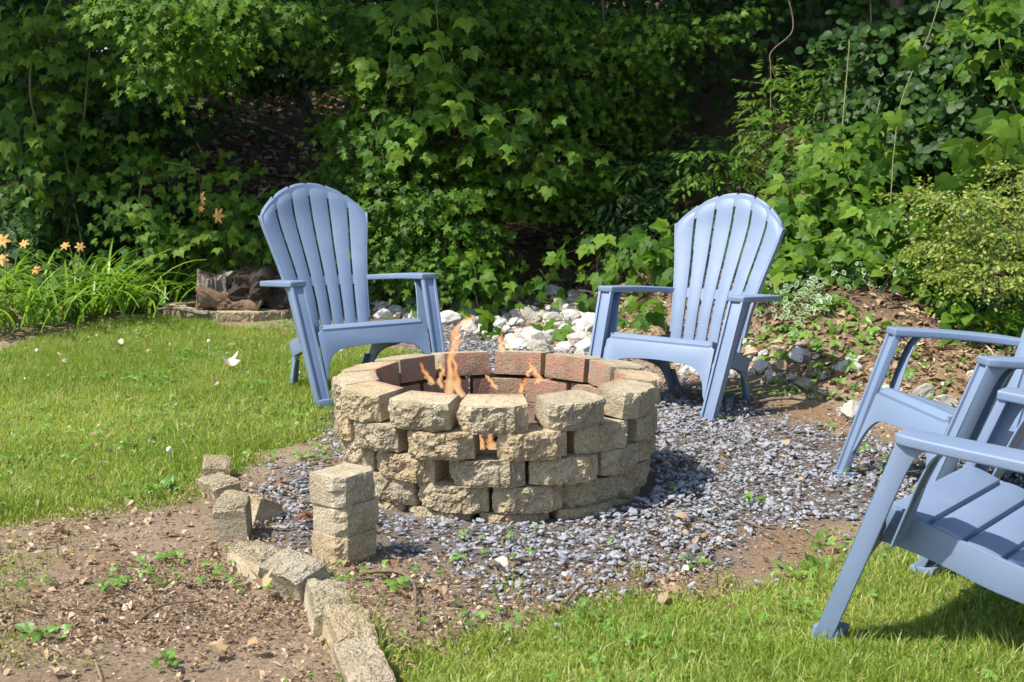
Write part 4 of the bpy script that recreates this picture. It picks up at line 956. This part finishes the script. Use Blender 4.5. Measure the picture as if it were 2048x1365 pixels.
kud('kudzu runner with small leaves creeping behind the left rear chair', [(440, 400, 9.6, 60, 22, .2), (500, 380, 9.6, 50, 25, .2), (460, 470, 9.5, 60, 30, .2), (370, 480, 9.5, 50, 30, .2)], 60, [stem((470, 540, 9.6), (480, 440, 9.6), (540, 370, 9.7))], 90, (.045, .08))
P, D, N, S, tw = sprays([(120, 180, 11.2, 170, 150, .6), (330, 220, 11.4, 90, 70, .5), (430, 60, 11, 120, 70, .6), (560, 90, 11.6, 70, 70, .5), (230, 380, 10.8, 120, 60, .4), (20, 300, 11, 80, 120, .5)], 620, 9, .22, (.035, .06), droop=.3)
plant('beech_sapling', 'fine leaved dark sapling behind the kudzu in the left woods', 'sapling', G(240, 520), P, D, N, S, 'oval', ('dark',), [stem((240, 500, 11.2), (230, 300, 11.3), (200, 100, 11.4), (190, -40, 11.4), r=(.014, .007)), stem((330, 480, 11.4), (335, 250, 11.5), (345, 40, 11.5), r=(.01, .005))], 0, 'bark', None, tw, 'trunk')
# middle
kud('kudzu with large leaves draped over the front of the big maple', [(830, 200, 9.3, 90, 60, .15), (800, 130, 9.4, 60, 70, .15), (920, 190, 9.3, 60, 40, .15), (1020, 250, 9.3, 50, 40, .15), (1120, 320, 9.4, 50, 25, .15), (760, 300, 9.2, 40, 30, .1), (840, 20, 9.6, 80, 40, .2)], 62, [stem((790, 40, 9.4), (770, 200, 9.3), (740, 300, 9.2), r=(.004, .002)), stem((870, 0, 9.5), (900, 150, 9.3), (1010, 230, 9.3), r=(.004, .002))], 110, (.08, .125), K=3)
kud('kudzu spilling from under the big maple onto the white rocks', [(930, 560, 9.0, 45, 28, .15), (1000, 560, 9.1, 50, 20, .15), (880, 545, 9.0, 40, 35, .15), (1060, 530, 9.3, 35, 14, .1), (940, 520, 9.1, 55, 32, .2)], 34, [stem((960, 620, 8.9), (940, 560, 9), (900, 480, 9.2), r=(.005, .003))], 90, (.06, .10))
kud('low broad kudzu leaves on the bank left of the far right chair', [(1210, 500, 9.0, 40, 18, .12), (1300, 495, 8.9, 45, 20, .12), (1250, 470, 9.1, 50, 18, .15), (1350, 510, 8.7, 45, 25, .15)], 27, [stem((1300, 570, 8.8), (1250, 520, 8.9), (1200, 490, 8.9), r=(.005, .003))], 70, (.09, .14), K=3)
kud('three part kudzu leaves lying over the white rocks between the rear chairs', [(1130, 640, 8.2, 22, 16, .08), (930, 640, 8.3, 40, 12, .08), (1290, 625, 8.0, 26, 14, .08)], 9, [stem((1120, 600, 8.6), (1130, 640, 8.2), (1170, 660, 8.1), r=(.004, .002))], 40, (.07, .11), K=2, L=.16)
# right
P, D, N, S, tw = sprays([(1350, 400, 9.9, 120, 60, .5), (1460, 320, 10.2, 110, 50, .5), (1330, 470, 9.4, 90, 40, .4), (1550, 380, 9.6, 90, 60, .4), (1280, 350, 10, 70, 40, .4), (1640, 330, 9.6, 90, 60, .5), (1240, 420, 9.6, 40, 50, .3)], 680, 9, .26, (.045, .085))
plant('glossy_shrub', 'dark glossy pointed leaf shrub behind the far right chair', 'shrub', G(1400, 520), P, D, N, S, 'lance', ('dark',), [stem((1400, 500, 9.8), (1380, 380, 10), (1330, 300, 10.1), r=(.012, .004)), stem((1410, 500, 9.8), (1520, 380, 9.9), (1620, 300, 9.9), r=(.012, .004))], 160, 'bark', None, tw)
P, D, N, S, tw = sprays([(1430, 330, 9.5, 80, 50, .25), (1540, 190, 9.8, 40, 60, .2), (1660, 160, 9.7, 60, 60, .3), (1560, 260, 9.5, 70, 40, .25), (1270, 340, 9.5, 30, 20, .1)], 170, 9, .22, (.05, .085), droop=.3)
plant('pale_sapling', 'upright sapling with lighter green pointed leaves above the far right chair', 'sapling', G(1560, 500), P, D, N, S, 'lance', ('kudzu',), [stem((1560, 480, 9.6), (1545, 330, 9.7), (1540, 120, 9.8), r=(.010, .003)), stem((1600, 480, 9.6), (1640, 300, 9.7), (1660, 120, 9.7), r=(.008, .003))], 160, 'vine_stem', None, tw)
kud('kudzu with broad lobed leaves climbing right beside the far right chair back', [(1620, 430, 8.3, 50, 45, .2), (1690, 350, 8.4, 50, 60, .2), (1600, 500, 8.1, 45, 50, .2), (1720, 470, 8.1, 60, 60, .25), (1600, 380, 8.4, 40, 25, .15), (1780, 480, 7.9, 60, 60, .25), (1560, 560, 7.9, 40, 30, .15), (1690, 280, 8.6, 50, 50, .2)], 150, [stem((1640, 560, 8.1), (1640, 420, 8.3), (1680, 280, 8.5), (1700, 80, 8.8), r=(.007, .004)), stem((1700, 560, 8), (1720, 420, 8.2), (1760, 200, 8.6), r=(.006, .004))], 190, (.075, .125), K=3)
kud('long hanging kudzu strand with pale leaf pairs in front of the right bank', [(1785, 420, 7.6, 8, 8, .03)], 2, [stem((1885, -10, 8.0), (1850, 90, 7.9), (1802, 205, 7.8), (1787, 310, 7.7), (1781, 420, 7.6), (1800, 470, 7.6), (1850, 475, 7.6), r=(.004, .003))], 40, (.07, .09), K=2,
    extra=hang([(1835, 100, 7.85), (1815, 112, 7.8), (1790, 228, 7.75), (1760, 240, 7.75), (1745, 325, 7.7), (1772, 312, 7.7), (1762, 425, 7.6), (1790, 412, 7.6)], .095), base=G(1850, 560))
kud('kudzu with very large bright leaves reaching in at the right edge', [(1960, 290, 6.9, 30, 20, .1)], 3, [stem((2080, 220, 6.8), (1990, 270, 6.9), (1930, 320, 7.0), (1880, 400, 7.2), r=(.006, .004))], 60, (.1, .13), K=2,
    extra=hang([(1925, 290, 6.9), (1985, 285, 6.9), (1905, 350, 7.0), (2020, 250, 6.8), (2050, 235, 6.8), (1870, 400, 7.2), (1950, 330, 7.), (2030, 290, 6.9), (1850, 440, 7.2), (1990, 230, 6.9)], .13), base=G(1990, 560))
P, D, N, S, tw = sprays([(1850, 180, 9.0, 130, 130, .4), (1960, 120, 8.6, 110, 130, .4), (1790, 70, 9.2, 110, 80, .4), (1880, 300, 8.6, 110, 80, .4), (1990, 30, 8.4, 80, 60, .4), (1750, 240, 9, 50, 90, .3), (1960, 230, 8.2, 70, 60, .3)], 760, 8, .25, (.05, .085), face=1., jit=.3)
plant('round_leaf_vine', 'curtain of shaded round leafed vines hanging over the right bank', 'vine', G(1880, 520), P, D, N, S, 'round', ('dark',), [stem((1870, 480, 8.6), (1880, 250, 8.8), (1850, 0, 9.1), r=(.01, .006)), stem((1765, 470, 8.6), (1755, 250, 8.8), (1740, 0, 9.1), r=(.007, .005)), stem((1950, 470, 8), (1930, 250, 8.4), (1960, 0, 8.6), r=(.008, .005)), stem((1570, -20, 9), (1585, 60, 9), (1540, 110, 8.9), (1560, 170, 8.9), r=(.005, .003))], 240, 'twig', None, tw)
kud('kudzu with bright drooping leaves in the top right corner', [(2000, 60, 7.8, 60, 70, .2), (1970, 170, 7.8, 50, 40, .15), (2030, 160, 7.7, 40, 60, .15)], 34, [stem((2060, 300, 7.7), (2010, 150, 7.8), (1990, -20, 7.9), r=(.006, .004))], 70, (.075, .11), K=3)
P, D, N, S, tw = sprays([(1940, 400, 6.9, 70, 25, .3), (2000, 450, 6.8, 60, 25, .3), (1980, 540, 6.7, 70, 30, .3), (1880, 480, 7.1, 55, 28, .3), (2030, 350, 6.9, 40, 22, .3), (1850, 390, 7.3, 35, 14, .15), (1900, 545, 7, 40, 14, .2)], 420, 12, .20, (.017, .032), droop=.2, jit=.5)
plant('privet_bush', 'fine twigged bush with tiny yellow green leaves at the right edge', 'bush', G(1970, 610), P, D, N, S, 'oval', ('privet',), [stem((1990, 600, 6.8), (1960, 480, 6.9), (1870, 390, 7.1), r=(.007, .003)), stem((2000, 600, 6.7), (2020, 480, 6.7), (2060, 380, 6.8), r=(.007, .003)), stem((1980, 590, 6.8), (1900, 530, 7), (1830, 480, 7.2), r=(.005, .002))], 0, 'twig', None, tw)
# low cover on the bank
def bank(label, polys, tpl, mats, size, hmax, nobj, name, cat):
    R = [cover(p, n, size, hmax) for p, n in polys]; P, D, N, S = (np.concatenate(a) for a in zip(*R))
    plant(name, label, cat, (P[:, 0].mean(), P[:, 1].mean(), gz(P.mean(0))), P, D, N, S, tpl, mats, (), nobj)
bank('variegated vinca with cream edged leaves trailing down the bank above the bare soil', [([(1660, 470), (1860, 460), (1900, 560), (1840, 590), (1660, 590)], 330), ([(1540, 560), (1640, 540), (1660, 640), (1560, 670), (1500, 650)], 260), ([(1920, 560), (2060, 540), (2060, 650), (1960, 660)], 260)], 'vinca', ('vinca', 'vrim'), (.03, .052), .10, 300, 'vinca', 'ground cover')
bank('mixed low green vines covering the upper bank behind the right hand chairs', [([(1560, 420), (2100, 380), (2100, 640), (1900, 640), (1760, 590), (1560, 590)], 1150), ([(1400, 440), (1600, 400), (1600, 560), (1420, 540)], 200), ([(1880, 640), (2060, 600), (2060, 700), (1900, 700)], 120)], 'heart', ('maple',), (.05, .09), .16, 260, 'ground_vine', 'ground cover')
bank('small green seedlings dotted over the bare soil of the bank', [([(1480, 590), (1740, 600), (1860, 700), (1840, 780), (1600, 770), (1480, 700)], 150), ([(1090, 560), (1350, 540), (1340, 650), (1180, 660)], 60), ([(720, 560), (920, 570), (930, 620), (740, 620)], 70)], 'three', ('weed',), (.025, .05), .03, 160, 'seedling_patch', 'ground cover')
bank('leafy weeds under the daylilies along the left edge of the lawn', [([(-60, 600), (120, 560), (260, 540), (420, 540), (420, 600), (300, 625), (180, 640), (60, 670), (-60, 690)], 520)], 'heart', ('kudzu',), (.05, .09), .22, 240, 'weed_bed', 'ground cover')
bank('shaded leafy cover on the ground beneath the left woods', [([(-80, 470), (420, 440), (420, 560), (-80, 600)], 520), ([(520, 440), (640, 430), (660, 560), (560, 580)], 160)], 'heart', ('dark',), (.05, .09), .2, 140, 'shade_cover', 'ground cover')

# daylilies
def daylily(label, u, v, n, ln, spread, flowers=()):
    b = G(u, v); t = empty('daylily', tuple(b), label, 'daylily', 'orange daylilies along the woods'); a = Acc()
    for i in range(n):
        az = rng.uniform(0, 2 * np.pi); o = rng.normal(0, spread * .35, 2); L = ln * rng.uniform(.6, 1.1); q = np.linspace(0, 1, 8); cv = rng.uniform(.5, 1.5)
        th = 1.35 - cv * 1.5 * q; dx = np.cumsum(np.cos(th)) / 8 * L; dz = np.cumsum(np.sin(th)) / 8 * L
        c = np.stack([o[0] + math.cos(az) * dx, o[1] * .6 + math.sin(az) * dx, dz], 1); s = np.array([-math.sin(az), math.cos(az), 0]) ; w = .0095 * np.sin(np.clip(1.15 - q, 0, 1) * math.pi * .55 + .05)
        V = np.stack([c - s * w[:, None], c + np.array([0, 0, -.003]), c + s * w[:, None]], 1).reshape(-1, 3); T = []
        for k in range(7):
            for m in range(2): p = 3 * k + m; T += [(p, p + 1, p + 4), (p, p + 4, p + 3)]
        a.add(V, np.array(T), rng.random())
    a.build('foliage', [M['lily']], t, kind='stuff')
    for (fu, fv, dY, sc) in flowers:
        f = at(fu, fv, dY if dY > 5 else b[1] + dY); bend = (b + np.array([0, 0, .2]) + f) / 2 + np.array([.02, 0, .08]); V, T = tube(np.array(spl([tuple(b), tuple(bend), tuple(f)], 5)) - b, .0042, 5); link('stalk', np_mesh('stalk', V, T), [M['vine_stem']], t)
        fa_ = Acc(); ax = nrm(np.array([rng.normal(0, .9), -1, rng.uniform(-.1, 1.)])); r1 = nrm(np.cross(ax, [0, 0, 1])); r2 = np.cross(ax, r1)
        tpl = sheet([(0, 0), (.10, .2), (.24, .5), (.17, .82), (0, 1)], .6, .2)
        for k in range(6):
            an = k * math.pi / 3; d = (r1 * math.cos(an) + r2 * math.sin(an)) + ax * .45
            fa_.place(tpl, (f - b)[None], d[None], (ax - .4 * d)[None], np.array([.046 * sc]), np.array([rng.random()]))
        fa_.build('flower', [M['petal']], t)
daylily('large arching daylily clump on the left edge of the lawn', 150, 640, 150, .62, .75, [(130, 492, 0, .7), (160, 494, 0, .7), (122, 625, -.35, 1.), (72, 540, 0, .7)])
daylily('daylily clump cut off by the left edge with two orange blooms', 10, 670, 90, .60, .6, [(6, 482, 0, 1.), (4, 520, .1, 1.), (48, 488, 0, .7)])
daylily('narrow leafed daylily clump between the lawn edge and the leafy weeds', 262, 625, 80, .5, .5, [(292, 590, 0, .7)])
daylily('daylily behind the log pile with two tall orange blooms', 470, 596, 110, .55, .6, [(405, 397, 9.0, 1.0), (437, 432, 9.0, 1.1), (402, 418, 9.0, .5)])

# little weeds, twigs and single fallen leaves one can point at
def weed(label, u, v, n, s, tpl='heart', mat='weed'):
    b = G(u, v); P = b + np.stack([rng.normal(0, s * .9, n), rng.normal(0, s * .8, n), rng.uniform(.01, s * .9, n)], 1)
    plant('weed', label, 'weed', b, P, P - b + np.array([0, 0, -.2 * s]) + rng.normal(0, s * .3, (n, 3)), rng.normal(0, .3, (n, 3)) + np.array([0, -.4, 1]), rng.uniform(.7, 1.2, n) * s, tpl, (mat,), [(np.stack([np.linspace(b[0], P[i, 0], 3), np.linspace(b[1], P[i, 1], 3), np.linspace(b[2], P[i, 2], 3)], 1), .0015) for i in range(min(n, 3))], n, 'vine_stem', 'weeds in the gravel and soil')
for a in (('broad leafed weed on bare soil in front of the gravel, right of centre', 1395, 1132, 9, .022), ('round leafed weed runner beside the front leg of the nearest chair', 1640, 1092, 9, .026), ('seedling with two large leaves in the gravel right of the fire pit', 1500, 1012, 7, .026),
          ('small sprout hugging the base of the fire pit on its right', 1352, 985, 6, .018), ('bright sprout on gravel behind the sideways chair leg', 1655, 858, 6, .022), ('weed growing through gravel beside the rear leg of the sideways chair', 1730, 905, 8, .024),
          ('pair of pale leaves in the grass edge left of the nearest chair leg', 1622, 1138, 5, .03), ('leafy sprout at the foot of the short block stack', 730, 1150, 6, .016), ('green weed beside the twig in front of the edging blocks', 810, 1180, 10, .022),
          ('low weed patch on the bare soil left of the edging blocks', 345, 1120, 22, .018), ('trailing weed on bare soil near the lawn edge at left', 215, 1180, 14, .018), ('feathery weed in the bottom left corner', 90, 1275, 18, .022), ('clump of weeds near the bottom edge left of the edging', 330, 1330, 12, .02),
          ('dandelion rosette in the lawn above the first edging block', 325, 985, 9, .035), ('sprout between the far right chair and the sideways chair in gravel', 1455, 842, 6, .016)): weed(*a)
def twig(label, pts, r=.004, mat='twig'):
    P = np.array([G(*p) for p in pts]); P[:, 2] += .012; P[1:-1, 2] += .012; q = np.array(spl([tuple(p) for p in P], 5)); b = P[0].copy(); V, T = tube(q - b, np.linspace(r, r * .4, len(q)) * (1 + .2 * rng.random(len(q))), 6)
    tag(link('twig', np_mesh('twig', V, T, None, True), [M[mat]], loc=tuple(b)), label, 'twig', 'fallen twigs')
twig('curved grey twig hooked downward on soil in front of the short block stack', [(720, 1155), (790, 1160), (828, 1185), (830, 1240)], .006)
twig('pale stick lying along the foot of the fire pit at its right front', [(1105, 1032), (1150, 1012), (1190, 1010), (1260, 1003)], .007)
twig('straight brown stick on bare soil in the lower left', [(285, 1245), (330, 1228), (400, 1212)], .004)
twig('thin stick on bare soil left of the edging blocks', [(205, 1205), (250, 1196)], .004)
twig('thin twig across the gravel between edging and block stack', [(575, 990), (605, 1010), (640, 1022)], .004)
twig('bleached stick at the foot of the bank right of the far right chair', [(1500, 812), (1560, 808), (1610, 806)], .008)
twig('short twig poking up from soil near the front gravel edge', [(985, 1130), (1000, 1170)], .006)
twig('slanted twig on the front grass edge below the gravel', [(1130, 1215), (1160, 1190), (1190, 1175)], .005)
twig('reddish twig on soil at the right front of the gravel', [(1490, 1050), (1530, 1075), (1560, 1085)], .004)
def fallen(label, u, v, s, mat, tpl='maple', curl=.3, up=.02, rz=0.):
    b = G(u, v); V, T = TPL[tpl][0]; V = V.copy() * s; V[:, 2] = curl * np.abs(V[:, 0]) ** 1.2 / s ** .2 + .25 * np.sin(V[:, 1] / s * 3) * s; c, d = math.cos(rz), math.sin(rz)
    V = np.stack([V[:, 0] * c - V[:, 1] * d, V[:, 0] * d + V[:, 1] * c, V[:, 2]], 1); tag(link('fallen_leaf', np_mesh('fallen_leaf', V, T), [M[mat]], loc=(b[0], b[1], b[2] + up)), label, 'leaf', 'fallen leaves')
fallen('large pale dried leaf lying on the lawn left of the left rear chair', 465, 748, .11, 'pale', curl=.8, rz=.6, up=.035)
fallen('curled tan dead leaf resting against the edging blocks', 528, 1206, .06, 'tan', 'maple', 1.1, .04, .3)
fallen('rust brown leaf on the gravel just left of the short block stack', 628, 1052, .06, 'rust', 'maple', .6, .02, 2)
fallen('long rusty leaf on gravel near the upper edging blocks', 545, 990, .07, 'rust', 'lance', .8, .02, -1)
fallen('small brown curled leaf on the lawn beyond the pale leaf', 243, 700, .05, 'litter', 'heart', 1., .03, 1)
fallen('pinkish oak leaf on bare soil near the bottom left', 445, 1320, .055, 'tan', 'maple', .3, .02, 1)
fallen('rounded pink brown leaf on bare soil below the edging bend', 532, 1305, .045, 'tan', 'round', .3, .02, 2)
fallen('pale brown leaf on the front of the gravel', 1010, 1148, .05, 'pale', 'heart', .6, .02, 1)
for i, (u, v, lab) in enumerate(((683, 722, 'white clover blossom near the left chair leg'), (418, 702, 'white clover blossom in the middle of the lawn left of the rear chair'), (598, 768, 'white clover blossom just left of the front leg of the left chair'), (75, 722, 'white clover blossom on the far left lawn'), (340, 928, 'white blossom in the grass above the dandelion rosette'))):
    b = G(u, v); V, T = ico(2); V = V * .0085 * (1 + .5 * rng.random((len(V), 1))) + np.array([0, 0, .055]); S_, T2 = tube(np.array([[0, 0, -.01], [0, 0, .055]]), .0012, 4)
    o = link('clover_blossom', np_mesh('clover_blossom', np.concatenate([V, S_]), np.concatenate([T, T2 + len(V)])), [M['white_petal']], loc=tuple(b)); tag(o, lab, 'flower', 'white clover blossoms')
